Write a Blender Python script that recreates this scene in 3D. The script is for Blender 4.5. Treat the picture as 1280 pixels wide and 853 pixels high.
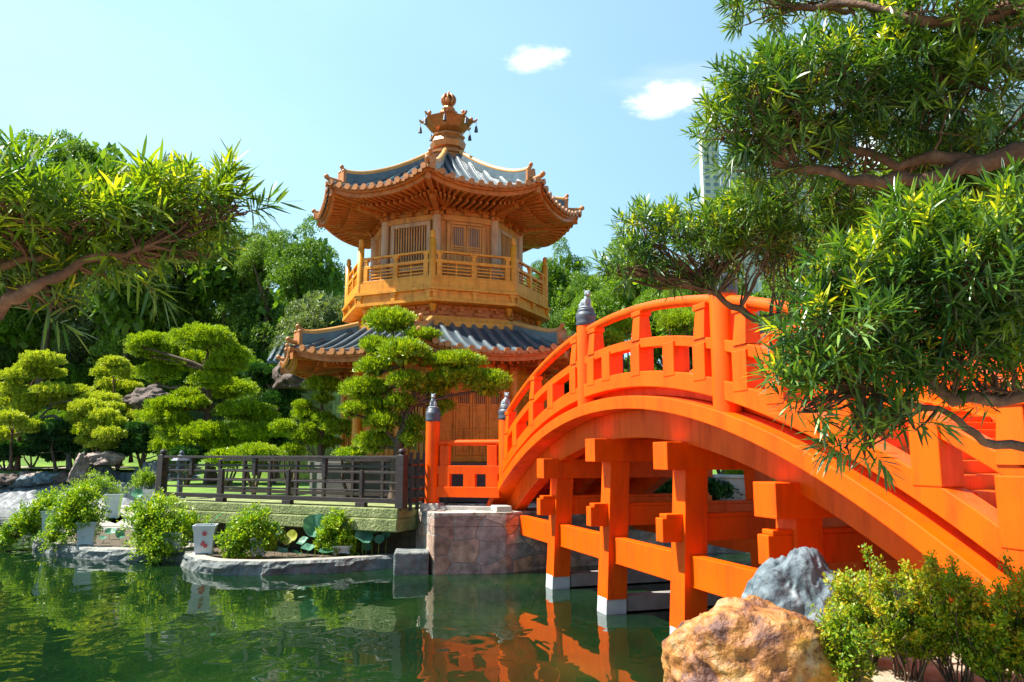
import bpy, math, random
import numpy as np
from mathutils import Vector, Matrix, noise as mnoise
random.seed(7); rng = np.random.default_rng(11)
R = math.radians
for o in list(bpy.data.objects): bpy.data.objects.remove(o)
S = bpy.context.scene; COL = S.collection
# ---------------------------------------------------------------- camera
F = 950.0; HC = 2.9; PITCH = math.atan(141.5/950)
cd = bpy.data.cameras.new('camera'); cam = bpy.data.objects.new('camera', cd); COL.objects.link(cam)
cam.location = (0, 0, HC); cam.rotation_euler = (math.pi/2+PITCH, 0, 0)
cd.sensor_width = 36; cd.lens = F/1280*36; cd.clip_end = 6000; cd.clip_start = .05
S.camera = cam
# ---------------------------------------------------------------- sun and sky
SUN_EL = 55.0; SUN_AZ = math.atan2(-1, 0.03)      # azimuth of the sun, clockwise from +Y
w = bpy.data.worlds.new('World'); S.world = w; w.use_nodes = True
nt = w.node_tree; nt.nodes.clear()
sky = nt.nodes.new('ShaderNodeTexSky'); sky.sky_type = 'NISHITA'; sky.sun_disc = False
sky.sun_elevation = R(SUN_EL); sky.sun_rotation = SUN_AZ; sky.air_density = 1.0; sky.dust_density = .6; sky.ozone_density = 1.2
bg = nt.nodes.new('ShaderNodeBackground'); bg.inputs[1].default_value = .064
out = nt.nodes.new('ShaderNodeOutputWorld')
def wn(t, **k):
    n = nt.nodes.new(t)
    for a, b in k.items(): setattr(n, a, b)
    return n
tint = wn('ShaderNodeMix', data_type='RGBA', blend_type='MULTIPLY'); tint.inputs[0].default_value = 1
tint.inputs[7].default_value = (.80, 1.16, 1.18, 1)
nt.links.new(sky.outputs[0], tint.inputs[6])
tc = wn('ShaderNodeTexCoord')
# thin bright veil low in the sky and towards the sun's side, plus two small clouds, all fixed in world direction
sep = wn('ShaderNodeSeparateXYZ'); nt.links.new(tc.outputs['Generated'], sep.inputs[0])
veil = wn('ShaderNodeTexNoise'); veil.inputs['Scale'].default_value = 1.6; veil.inputs['Detail'].default_value = 5
mpv = wn('ShaderNodeMapping'); mpv.inputs['Scale'].default_value = (1, 1, 3.2)
nt.links.new(tc.outputs['Generated'], mpv.inputs[0]); nt.links.new(mpv.outputs[0], veil.inputs[0])
vx = wn('ShaderNodeMapRange'); vx.inputs[1].default_value = .25; vx.inputs[2].default_value = -.75; vx.inputs[3].default_value = .0; vx.inputs[4].default_value = .9
nt.links.new(sep.outputs[0], vx.inputs[0])
vm = wn('ShaderNodeMath', operation='MULTIPLY'); nt.links.new(veil.outputs[0], vm.inputs[0]); nt.links.new(vx.outputs[0], vm.inputs[1])
va0 = wn('ShaderNodeMath', operation='ADD'); va0.inputs[1].default_value = .42; nt.links.new(vm.outputs[0], va0.inputs[0])
vy = wn('ShaderNodeMapRange', interpolation_type='SMOOTHSTEP'); vy.inputs[1].default_value = -.1; vy.inputs[2].default_value = .7; nt.links.new(sep.outputs[1], vy.inputs[0])
va = wn('ShaderNodeMath', operation='MULTIPLY'); nt.links.new(va0.outputs[0], va.inputs[0]); nt.links.new(vy.outputs[0], va.inputs[1])
mv = wn('ShaderNodeMix', data_type='RGBA'); mv.inputs[7].default_value = (5.0, 7.8, 9.6, 1)
nt.links.new(va.outputs[0], mv.inputs[0]); nt.links.new(tint.outputs[2], mv.inputs[6])
prev = mv.outputs[2]
def pxdir(px, py):
    a = (px-640)/F; c = -(py-426.5)/F
    return Vector((a, math.cos(PITCH)-math.sin(PITCH)*c, math.sin(PITCH)+math.cos(PITCH)*c))
def cloud(px, py, sx, sz, dens):
    global prev
    d = pxdir(px, py).normalized()
    sub = wn('ShaderNodeVectorMath', operation='SUBTRACT'); sub.inputs[1].default_value = d
    nt.links.new(tc.outputs['Generated'], sub.inputs[0])
    mp = wn('ShaderNodeVectorMath', operation='MULTIPLY'); mp.inputs[1].default_value = (1/sx, 1/sx, 1/sz)
    nt.links.new(sub.outputs[0], mp.inputs[0])
    ns = wn('ShaderNodeTexNoise'); ns.inputs['Scale'].default_value = 1.1; ns.inputs['Detail'].default_value = 6; ns.inputs['Roughness'].default_value = .6
    nt.links.new(mp.outputs[0], ns.inputs[0])
    ln = wn('ShaderNodeVectorMath', operation='LENGTH'); nt.links.new(mp.outputs[0], ln.inputs[0])
    ad = wn('ShaderNodeMath', operation='MULTIPLY_ADD'); ad.inputs[1].default_value = 1.7
    nt.links.new(ns.outputs[0], ad.inputs[0]); 
    ng = wn('ShaderNodeMath', operation='MULTIPLY'); ng.inputs[1].default_value = -1; nt.links.new(ln.outputs[1], ng.inputs[0]); nt.links.new(ng.outputs[0], ad.inputs[2])
    mr = wn('ShaderNodeMapRange', interpolation_type='SMOOTHSTEP'); mr.inputs[1].default_value = -.15; mr.inputs[2].default_value = .55; mr.inputs[4].default_value = dens
    nt.links.new(ad.outputs[0], mr.inputs[0])
    mx = wn('ShaderNodeMix', data_type='RGBA'); mx.inputs[7].default_value = (9, 9.3, 9.6, 1)
    nt.links.new(mr.outputs[0], mx.inputs[0]); nt.links.new(prev, mx.inputs[6]); prev = mx.outputs[2]
cloud(836, 121, .055, .022, 1); cloud(668, 72, .042, .016, .7); cloud(700, 66, .016, .008, .45); cloud(842, 96, .09, .018, .12)
nt.links.new(prev, bg.inputs[0]); nt.links.new(bg.outputs[0], out.inputs[0])
sd = bpy.data.lights.new('sun', 'SUN'); sd.energy = 5.0; sd.angle = R(.5); sd.color = (1, .95, .86)
so = bpy.data.objects.new('sun', sd); COL.objects.link(so)
sv = Vector((math.sin(SUN_AZ)*math.cos(R(SUN_EL)), math.cos(SUN_AZ)*math.cos(R(SUN_EL)), math.sin(R(SUN_EL))))
so.rotation_euler = sv.to_track_quat('Z', 'Y').to_euler()
S.view_settings.view_transform = 'Standard'; S.view_settings.look = 'None'; S.view_settings.exposure = 1.32; S.view_settings.gamma = 1
S.render.resolution_x = 1024; S.render.resolution_y = 682
S.cycles.max_bounces = 6; S.cycles.diffuse_bounces = 3; S.cycles.glossy_bounces = 3; S.cycles.transmission_bounces = 3; S.cycles.transparent_max_bounces = 6
# ---------------------------------------------------------------- point helpers (photo pixel + real distance -> world point)
def at(px, py, Y):
    r = pxdir(px, py); return Vector((r.x*Y/r.y, Y, HC+r.z*Y/r.y))
def onz(px, py, z):
    r = pxdir(px, py); t = (z-HC)/r.z; return Vector((r.x*t, r.y*t, z))
# ---------------------------------------------------------------- objects
def tag(o, label, cat, group=None):
    o['label'] = label; o['category'] = cat
    if group: o['group'] = group
    return o
def empty(name, loc, label, cat, group=None, rz=0):
    o = bpy.data.objects.new(name, None); COL.objects.link(o); o.location = loc; o.rotation_euler.z = rz; o.empty_display_size = .2
    return tag(o, label, cat, group)
def link(name, me, mats, parent=None):
    o = bpy.data.objects.new(name, me); COL.objects.link(o)
    for m in (mats if isinstance(mats, (list, tuple)) else [mats]): me.materials.append(m)
    if parent is not None:
        o.parent = parent
    return o
def copy_tree(o, parent=None):
    c = o.copy(); COL.objects.link(c); c.parent = parent
    for ch in list(o.children): copy_tree(ch, c)
    return c
class MB:
    def __init__(s): s.v = []; s.f = []; s.m = []; s.s = []
    def add(s, vs, fs, mi=0, sm=False):
        b = len(s.v); s.v += [tuple(v) for v in vs]
        for f in fs: s.f.append(tuple(b+i for i in f)); s.m.append(mi); s.s.append(sm)
    def frame(s, o, ax, ay, az, mi=0):          # box from a corner and three edge vectors
        o = Vector(o); ax = Vector(ax); ay = Vector(ay); az = Vector(az)
        v = [o, o+ax, o+ax+ay, o+ay, o+az, o+ax+az, o+ax+ay+az, o+ay+az]
        fs = [(3,2,1,0),(4,5,6,7),(0,1,5,4),(1,2,6,5),(2,3,7,6),(3,0,4,7)]
        if ax.cross(ay).dot(az) < 0: fs = [f[::-1] for f in fs]
        s.add(v, fs, mi)
    def box(s, c, d, rz=0, mi=0):
        c = Vector(c); x = Vector((math.cos(rz), math.sin(rz), 0)); y = Vector((-math.sin(rz), math.cos(rz), 0)); z = Vector((0,0,1))
        s.frame(c-x*d[0]/2-y*d[1]/2-z*d[2]/2, x*d[0], y*d[1], z*d[2], mi)
    def beam(s, a, b, wd, h, mi=0, up=(0,0,1)):  # rectangular bar between two points (centre line)
        a = Vector(a); b = Vector(b); d = b-a; side = d.cross(Vector(up)).normalized(); u = side.cross(d).normalized()
        s.frame(a-side*wd/2-u*h/2, side*wd, d, u*h, mi)
    def tube(s, path, rad, n=8, mi=0, caps=True):
        path = [Vector(p) for p in path]; L = len(path)
        if not hasattr(rad, '__len__'): rad = [rad]*L
        vs = []; prevn = None
        for i, p in enumerate(path):
            t = (path[min(i+1, L-1)]-path[max(i-1, 0)])
            t = t.normalized() if t.length > 1e-9 else Vector((0,0,1))
            if prevn is None: nn = t.orthogonal().normalized()
            else:
                nn = prevn-t*prevn.dot(t); nn = nn.normalized() if nn.length > 1e-6 else t.orthogonal().normalized()
            prevn = nn; bb = t.cross(nn)
            for k in range(n):
                a = 2*math.pi*k/n; vs.append(p+(nn*math.cos(a)+bb*math.sin(a))*rad[i])
        fs = [(i*n+k, i*n+(k+1) % n, (i+1)*n+(k+1) % n, (i+1)*n+k) for i in range(L-1) for k in range(n)]
        b = len(s.v); s.add(vs, fs, mi, True)
        if caps: s.add([vs[k] for k in range(n)][::-1], [tuple(range(n))], mi); s.add([vs[(L-1)*n+k] for k in range(n)], [tuple(range(n))], mi)
    def lathe(s, prof, c=(0,0,0), n=16, mi=0, a0=0, sm=True):
        c = Vector(c); vs = []
        for r, z in prof:
            for k in range(n):
                a = a0+2*math.pi*k/n; vs.append(c+Vector((r*math.sin(a), -r*math.cos(a), z)))
        L = len(prof)
        fs = [(i*n+k, i*n+(k+1) % n, (i+1)*n+(k+1) % n, (i+1)*n+k) for i in range(L-1) for k in range(n)]
        s.add(vs, fs, mi, sm); s.add(vs[:n][::-1], [tuple(range(n))], mi); s.add(vs[-n:], [tuple(range(n))], mi)
    def prism(s, poly, z0, z1, mi=0, mt=None):
        n = len(poly); vs = [(p[0], p[1], z0) for p in poly]+[(p[0], p[1], z1) for p in poly]
        area = sum(poly[i][0]*poly[(i+1) % n][1]-poly[(i+1) % n][0]*poly[i][1] for i in range(n))
        fs = [(i, (i+1) % n, n+(i+1) % n, n+i) for i in range(n)]; top = tuple(range(n, 2*n)); bot = tuple(range(n))[::-1]
        if area < 0: fs = [f[::-1] for f in fs]; top = top[::-1]; bot = bot[::-1]
        s.add(vs, fs+[bot], mi); s.add(vs, [top], mi if mt is None else mt)
    def blob(s, c, rad, mi=0, n=10, q=None):
        vs = []; fs = []
        for i in range(n+1):
            th = math.pi*i/n
            for k in range(n):
                a = 2*math.pi*k/n; v = Vector((rad[0]*math.sin(th)*math.cos(a), rad[1]*math.sin(th)*math.sin(a), rad[2]*math.cos(th)))
                if q: v = q @ v
                vs.append(Vector(c)+v)
        fs = [(i*n+k, (i+1)*n+k, (i+1)*n+(k+1) % n, i*n+(k+1) % n) for i in range(n) for k in range(n)]
        s.add(vs, fs, mi, True)
    def mesh(s, name):
        me = bpy.data.meshes.new(name); me.from_pydata(s.v, [], s.f)
        me.polygons.foreach_set('material_index', s.m); me.polygons.foreach_set('use_smooth', s.s); me.update(); return me
    def build(s, name, mats, parent=None, bevel=0, local=None):
        if local is not None:
            l = Vector(local); s.v = [(v[0]-l.x, v[1]-l.y, v[2]-l.z) for v in s.v]
        o = link(name, s.mesh(name), mats, parent)
        if bevel:
            b = o.modifiers.new('bevel', 'BEVEL'); b.width = bevel; b.segments = 2; b.limit_method = 'ANGLE'; b.angle_limit = R(40)
        return o
# ---------------------------------------------------------------- materials
def mat(name): 
    m = bpy.data.materials.new(name); m.use_nodes = True; return m
def node(m, t, **k):
    n = m.node_tree.nodes.new(t)
    for a, b in k.items(): setattr(n, a, b)
    return n
def ramp(m, stops, src):
    r = node(m, 'ShaderNodeValToRGB'); e = r.color_ramp.elements
    while len(e) < len(stops): e.new(.5)
    for i, (p, c) in enumerate(stops): e[i].position = p; e[i].color = (*c, 1)
    m.node_tree.links.new(src, r.inputs[0]); return r
def pbr(name, stops, scale=3, rough=.5, bump=.1, detail=6, stretch=(1,1,1), bscale=None, spec=.5, metal=0, bdist=.02, coat=0, dist=0):
    m = mat(name); L = m.node_tree.links.new; p = m.node_tree.nodes['Principled BSDF']
    tc = node(m, 'ShaderNodeTexCoord'); mp = node(m, 'ShaderNodeMapping'); mp.inputs['Scale'].default_value = stretch
    L(tc.outputs['Object'], mp.inputs[0])
    n = node(m, 'ShaderNodeTexNoise'); n.inputs['Scale'].default_value = scale; n.inputs['Detail'].default_value = detail; n.inputs['Roughness'].default_value = .6; n.inputs['Distortion'].default_value = dist
    L(mp.outputs[0], n.inputs[0]); r = ramp(m, stops, n.outputs[0]); L(r.outputs[0], p.inputs['Base Color'])
    p.inputs['Roughness'].default_value = rough; p.inputs['Specular IOR Level'].default_value = spec; p.inputs['Metallic'].default_value = metal
    p.inputs['Coat Weight'].default_value = coat; p.inputs['Coat Roughness'].default_value = .25
    if bump:
        n2 = node(m, 'ShaderNodeTexNoise'); n2.inputs['Scale'].default_value = bscale or scale*4; n2.inputs['Detail'].default_value = 8; L(mp.outputs[0], n2.inputs[0])
        b = node(m, 'ShaderNodeBump'); b.inputs['Strength'].default_value = bump; b.inputs['Distance'].default_value = bdist
        L(n2.outputs[0], b.inputs['Height']); L(b.outputs[0], p.inputs['Normal'])
    m['p'] = 1
    return m
def leafmat(name, cols, rough=.45, trans=.35, scale=.6, tcol=None, spec=.4):
    m = mat(name); L = m.node_tree.links.new; N = m.node_tree.nodes; p = N['Principled BSDF']
    g = node(m, 'ShaderNodeNewGeometry'); tc = node(m, 'ShaderNodeTexCoord'); n = node(m, 'ShaderNodeTexNoise'); n.inputs['Scale'].default_value = scale; n.inputs['Detail'].default_value = 2
    L(tc.outputs['Object'], n.inputs[0])
    mx = node(m, 'ShaderNodeMath', operation='MULTIPLY_ADD'); mx.inputs[1].default_value = .55; L(g.outputs['Random Per Island'], mx.inputs[0])
    m2 = node(m, 'ShaderNodeMath', operation='MULTIPLY_ADD'); m2.inputs[1].default_value = .9; m2.inputs[2].default_value = -.22; L(n.outputs[0], m2.inputs[0]); L(m2.outputs[0], mx.inputs[2])
    k = len(cols); r = ramp(m, [(i/(k-1), c) for i, c in enumerate(cols)], mx.outputs[0])
    L(r.outputs[0], p.inputs['Base Color']); p.inputs['Roughness'].default_value = rough; p.inputs['Specular IOR Level'].default_value = spec
    t = node(m, 'ShaderNodeBsdfTranslucent'); hs = node(m, 'ShaderNodeMix', data_type='RGBA', blend_type='MULTIPLY'); hs.inputs[0].default_value = 1; hs.inputs[7].default_value = (*(tcol or (1.9, 1.7, .5)), 1)
    L(r.outputs[0], hs.inputs[6]); L(hs.outputs[2], t.inputs[0])
    ms = node(m, 'ShaderNodeMixShader'); ms.inputs[0].default_value = trans; L(p.outputs[0], ms.inputs[1]); L(t.outputs[0], ms.inputs[2]); L(ms.outputs[0], N['Material Output'].inputs[0])
    return m
M = {}
M['red'] = pbr('vermilion_paint', [(.25, (.84, .078, .0004)), (.6, (.92, .100, .0004)), (.9, (.95, .118, .0005))], scale=1.2, rough=.33, bump=.05, bscale=9, bdist=.01, spec=.2)
def streaks(m, lo=.72, sc=2.2):
    L = m.node_tree.links.new; p = m.node_tree.nodes['Principled BSDF']; src = p.inputs['Base Color'].links[0].from_socket
    tc = node(m, 'ShaderNodeTexCoord'); mp = node(m, 'ShaderNodeMapping'); mp.inputs['Scale'].default_value = (sc, sc, sc*.22); L(tc.outputs['Object'], mp.inputs[0])
    n = node(m, 'ShaderNodeTexNoise'); n.inputs['Scale'].default_value = 1.6; n.inputs['Detail'].default_value = 9; n.inputs['Roughness'].default_value = .68; L(mp.outputs[0], n.inputs[0])
    r = ramp(m, [(.30, (lo, lo*.9, lo)), (.52, (1, 1, 1)), (.8, (1.04, 1.06, 1))], n.outputs[0])
    x = node(m, 'ShaderNodeMix', data_type='RGBA', blend_type='MULTIPLY'); x.inputs[0].default_value = 1; L(src, x.inputs[6]); L(r.outputs[0], x.inputs[7]); L(x.outputs[2], p.inputs['Base Color'])
    rr = ramp(m, [(.3, (.6,)*3), (.6, (.33,)*3)], n.outputs[0]); L(rr.outputs[0], p.inputs['Roughness'])
streaks(M['red'])
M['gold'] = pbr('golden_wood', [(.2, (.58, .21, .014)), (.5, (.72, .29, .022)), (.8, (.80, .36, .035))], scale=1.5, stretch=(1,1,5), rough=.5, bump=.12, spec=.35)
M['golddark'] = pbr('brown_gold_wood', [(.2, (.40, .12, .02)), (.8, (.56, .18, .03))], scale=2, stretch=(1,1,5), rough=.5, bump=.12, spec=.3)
M['wall'] = pbr('pale_gold_wood', [(.2, (.52, .21, .05)), (.8, (.66, .29, .075))], scale=2, stretch=(4,4,.4), rough=.55, bump=.12, spec=.3)
M['frame'] = pbr('weathered_pale_wood', [(.2, (.46, .26, .14)), (.8, (.6, .36, .2))], scale=2, stretch=(4,4,.4), rough=.55, bump=.1)
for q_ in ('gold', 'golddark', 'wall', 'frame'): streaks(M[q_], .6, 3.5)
M['terra'] = pbr('glazed_terracotta', [(.3, (.34, .12, .03)), (.7, (.52, .22, .06))], scale=9, rough=.4, bump=.3, bscale=18)
M['hip'] = pbr('ochre_ridge', [(.2, (.50, .22, .05)), (.8, (.66, .34, .10))], scale=3, rough=.45, bump=.15)
M['tile'] = pbr('grey_clay_tile', [(.25, (.045, .072, .088)), (.5, (.08, .115, .13)), (.85, (.15, .19, .21))], scale=2.2, rough=.33, bump=.25, bscale=14, spec=.8)
M['tiledark'] = pbr('dark_tile_channel', [(.3, (.03, .048, .065)), (.8, (.08, .11, .14))], scale=5, rough=.4, bump=.3)
M['bronze'] = pbr('spire_bronze', [(.3, (.30, .10, .025)), (.7, (.50, .19, .05))], scale=6, rough=.35, bump=.25, metal=.35)
M['dark'] = pbr('dark_opening', [(.3, (.012, .012, .013)), (.8, (.03, .03, .032))], rough=.3, bump=0)
M['glass'] = pbr('window_blue_grey', [(.3, (.05, .075, .09)), (.8, (.12, .15, .17))], scale=1, rough=.15, bump=0)
M['slate'] = pbr('slate_finial', [(.3, (.035, .045, .062)), (.7, (.085, .10, .13))], scale=12, rough=.45, bump=.3)
M['lion'] = pbr('pale_stone_lion', [(.3, (.10, .14, .17)), (.7, (.42, .48, .5))], scale=9, rough=.6, bump=.5)
M['white'] = pbr('pale_column_foot', [(.3, (.42, .46, .46)), (.8, (.6, .63, .62))], scale=4, rough=.6, bump=.2)
M['concrete'] = pbr('grey_concrete', [(.25, (.16, .15, .13)), (.7, (.32, .30, .27))], scale=3, rough=.8, bump=.3)
M['brown'] = pbr('dark_brown_timber', [(.3, (.020, .012, .011)), (.8, (.055, .033, .030))], scale=3, stretch=(1,1,4), rough=.45, bump=.2)
M['greenslab'] = pbr('mossy_rendered_beam', [(.25, (.09, .12, .035)), (.5, (.20, .235, .08)), (.75, (.34, .36, .16))], scale=2.6, rough=.85, bump=.8, bscale=16, bdist=.05)
M['kerb'] = pbr('rough_grey_kerb', [(.25, (.06, .075, .075)), (.5, (.15, .165, .155)), (.75, (.30, .30, .27))], scale=2.6, rough=.8, bump=.9, bscale=7, bdist=.08)
M['kerbtop'] = pbr('pale_kerb_top', [(.2, (.20, .19, .16)), (.8, (.38, .35, .30))], scale=2.2, rough=.8, bump=.3)
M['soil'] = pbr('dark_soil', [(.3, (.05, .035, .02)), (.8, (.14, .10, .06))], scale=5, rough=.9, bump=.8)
M['palisade'] = pbr('blue_grey_slate', [(.2, (.045, .06, .07)), (.8, (.17, .20, .21))], scale=3, rough=.7, bump=.6)
M['bark'] = pbr('brown_bark', [(.3, (.055, .034, .022)), (.7, (.16, .10, .06))], scale=7, stretch=(1,1,.25), rough=.85, bump=.9, bscale=20)
M['redbark'] = pbr('reddish_bark', [(.3, (.045, .02, .012)), (.5, (.11, .05, .025)), (.75, (.22, .12, .065))], scale=9, rough=.75, bump=.9, bscale=30)
M['greybark'] = pbr('grey_bark', [(.3, (.06, .05, .04)), (.7, (.20, .17, .13))], scale=6, rough=.85, bump=.9)
M['pot'] = pbr('white_glazed_pot', [(.3, (.50, .54, .56)), (.8, (.66, .68, .68))], scale=3, rough=.25, bump=.03)
M['flower'] = pbr('red_flower_decal', [(.3, (.45, .02, .03)), (.8, (.65, .10, .10))], scale=20, rough=.3, bump=0)
M['lotus'] = leafmat('lotus_leaf', [(.035, .13, .08), (.09, .25, .16), (.17, .36, .25)], trans=.25, tcol=(1.2, 1.4, .8))
M['lotusold'] = leafmat('yellowing_lotus_leaf', [(.25, .3, .03), (.4, .4, .06)], trans=.3)
M['tower'] = pbr('white_facade', [(.3, (.42, .44, .47)), (.8, (.52, .54, .56))], scale=.05, rough=.7, bump=0)
M['towerwin'] = pbr('facade_window', [(.3, (.10, .15, .19)), (.8, (.22, .28, .33))], scale=.2, rough=.15, bump=0)
M['cliff'] = pbr('rough_brown_rock', [(.3, (.03, .022, .018)), (.5, (.10, .07, .055)), (.75, (.22, .16, .13))], scale=1.8, rough=.85, bump=1, bscale=5, bdist=.1)
M['greyrock'] = pbr('blue_grey_rock', [(.32, (.025, .035, .045)), (.45, (.075, .11, .13)), (.58, (.17, .21, .23)), (.72, (.40, .42, .41))], scale=2.3, rough=.65, bump=.9, bscale=6, bdist=.06, dist=1.2)
M['pinkrock'] = pbr('pinkish_rock', [(.3, (.10, .07, .06)), (.5, (.26, .19, .16)), (.75, (.44, .36, .32))], scale=2.3, rough=.7, bump=.9, bscale=7, bdist=.06)
# foliage
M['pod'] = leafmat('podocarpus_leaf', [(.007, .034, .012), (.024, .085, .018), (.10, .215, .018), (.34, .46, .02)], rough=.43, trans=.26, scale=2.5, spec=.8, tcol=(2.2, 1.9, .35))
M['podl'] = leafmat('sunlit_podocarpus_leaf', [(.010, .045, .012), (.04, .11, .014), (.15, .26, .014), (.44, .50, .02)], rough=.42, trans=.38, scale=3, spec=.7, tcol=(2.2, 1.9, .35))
M['podnew'] = leafmat('podocarpus_new_shoot', [(.26, .40, .03), (.48, .52, .03), (.60, .55, .04)], rough=.4, trans=.45, scale=3, tcol=(1.5, 1.4, .4))
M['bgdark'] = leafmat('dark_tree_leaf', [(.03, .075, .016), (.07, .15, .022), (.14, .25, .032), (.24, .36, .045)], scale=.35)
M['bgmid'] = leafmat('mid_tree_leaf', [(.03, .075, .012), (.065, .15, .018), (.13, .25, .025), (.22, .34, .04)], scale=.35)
M['bgdusty'] = leafmat('dusty_tree_leaf', [(.035, .065, .03), (.075, .125, .05), (.14, .20, .08), (.20, .27, .11)], scale=.35)
M['bgyel'] = leafmat('bright_tree_leaf', [(.05, .12, .012), (.11, .22, .018), (.2, .34, .025), (.30, .42, .05)], scale=.4)
M['pine'] = leafmat('bonsai_pine_needle', [(.045, .11, .008), (.14, .25, .010), (.28, .40, .014), (.44, .52, .02)], scale=4.5, trans=.3)
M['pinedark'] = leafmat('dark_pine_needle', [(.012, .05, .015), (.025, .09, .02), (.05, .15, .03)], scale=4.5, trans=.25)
M['yel'] = leafmat('golden_bonsai_leaf', [(.10, .19, .012), (.26, .36, .02), (.46, .53, .05), (.62, .64, .12)], scale=4.5, trans=.25)
M['bush'] = leafmat('potted_bush_leaf', [(.03, .11, .012), (.10, .24, .014), (.30, .43, .018), (.52, .58, .03)], scale=3.5, trans=.3)
M['hedge'] = leafmat('golden_dewdrop_leaf', [(.03, .10, .008), (.09, .21, .010), (.24, .35, .014), (.48, .42, .02), (.62, .20, .02)], scale=3, trans=.35)
M['grass'] = pbr('lawn', [(.2, (.035, .10, .008)), (.5, (.10, .20, .012)), (.8, (.22, .32, .02))], scale=.9, rough=.9, bump=.7, bscale=25, bdist=.06)
M['gravel'] = mat('pale_cobble_gravel')
def gravel(m):
    L = m.node_tree.links.new; p = m.node_tree.nodes['Principled BSDF']; tc = node(m, 'ShaderNodeTexCoord')
    v = node(m, 'ShaderNodeTexVoronoi'); v.inputs['Scale'].default_value = 4; L(tc.outputs['Object'], v.inputs[0])
    r = ramp(m, [(0, (.06, .07, .075)), (.5, (.17, .18, .19)), (1, (.36, .37, .37))], v.outputs['Color']); L(r.outputs[0], p.inputs['Base Color'])
    b = node(m, 'ShaderNodeBump'); b.inputs['Distance'].default_value = .1; b.invert = True; L(v.outputs['Distance'], b.inputs['Height']); L(b.outputs[0], p.inputs['Normal']); p.inputs['Roughness'].default_value = .8
gravel(M['gravel'])
M['sand'] = pbr('sandy_ground', [(.25, (.22, .16, .10)), (.8, (.46, .38, .28))], scale=5, rough=.95, bump=.8, bscale=40)
M['path'] = pbr('pinkish_paving', [(.25, (.40, .30, .25)), (.8, (.52, .42, .36))], scale=2, rough=.85, bump=.2)
M['lakebed'] = pbr('mud', [(.3, (.03, .04, .02)), (.8, (.07, .08, .04))], rough=.9, bump=.2)
def rockmat():
    m = mat('orange_weathered_rock'); L = m.node_tree.links.new; p = m.node_tree.nodes['Principled BSDF']; tc = node(m, 'ShaderNodeTexCoord')
    n = node(m, 'ShaderNodeTexNoise'); n.inputs['Scale'].default_value = 2.4; n.inputs['Detail'].default_value = 9; n.inputs['Roughness'].default_value = .62; n.inputs['Distortion'].default_value = .35; L(tc.outputs['Object'], n.inputs[0])
    r = ramp(m, [(.32, (.06, .022, .02)), (.41, (.17, .07, .045)), (.47, (.40, .17, .05)), (.53, (.46, .20, .04)), (.61, (.48, .30, .13)), (.70, (.54, .46, .36))], n.outputs[0])
    n3 = node(m, 'ShaderNodeTexNoise'); n3.inputs['Scale'].default_value = 1.7; n3.inputs['Detail'].default_value = 5; L(tc.outputs['Object'], n3.inputs[0])
    r3 = ramp(m, [(.54, (0,0,0)), (.62, (1,1,1))], n3.outputs[0])
    mx = node(m, 'ShaderNodeMix', data_type='RGBA'); L(r3.outputs[0], mx.inputs[0]); L(r.outputs[0], mx.inputs[6])
    r4 = ramp(m, [(.32, (.16, .05, .04)), (.45, (.52, .19, .02)), (.55, (.58, .27, .02)), (.66, (.52, .36, .08)), (.8, (.3, .15, .1))], n.outputs[0]); L(r4.outputs[0], mx.inputs[7])
    nf = node(m, 'ShaderNodeTexNoise'); nf.inputs['Scale'].default_value = 11; nf.inputs['Detail'].default_value = 8; nf.inputs['Roughness'].default_value = .7; L(tc.outputs['Object'], nf.inputs[0])
    rf = ramp(m, [(.34, (.16, .10, .09)), (.44, (.62, .55, .5)), (.56, (.86, .84, .82)), (.7, (1, 1, 1))], nf.outputs[0]); mf = node(m, 'ShaderNodeMix', data_type='RGBA', blend_type='MULTIPLY'); mf.inputs[0].default_value = 1; L(mx.outputs[2], mf.inputs[6]); L(rf.outputs[0], mf.inputs[7]); L(mf.outputs[2], p.inputs['Base Color'])
    v = node(m, 'ShaderNodeTexVoronoi'); v.inputs['Scale'].default_value = 16; L(tc.outputs['Object'], v.inputs[0]); rv = ramp(m, [(.36, (.4,.4,.4)), (.46, (1,1,1))], n.outputs[0])
    n2 = node(m, 'ShaderNodeTexNoise'); n2.inputs['Scale'].default_value = 9; n2.inputs['Detail'].default_value = 10; L(tc.outputs['Object'], n2.inputs[0])
    ad = node(m, 'ShaderNodeMath', operation='MULTIPLY_ADD'); ad.inputs[1].default_value = 2.4; L(n2.outputs[0], ad.inputs[0]); rs = node(m, 'ShaderNodeMath', operation='MULTIPLY'); rs.inputs[1].default_value = .35; L(rv.outputs[0], rs.inputs[0]); L(rs.outputs[0], ad.inputs[2])
    b = node(m, 'ShaderNodeBump'); b.inputs['Strength'].default_value = .75; b.inputs['Distance'].default_value = .035; L(ad.outputs[0], b.inputs['Height']); L(b.outputs[0], p.inputs['Normal']); p.inputs['Roughness'].default_value = .55
    return m
M['orangerock'] = rockmat()
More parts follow.
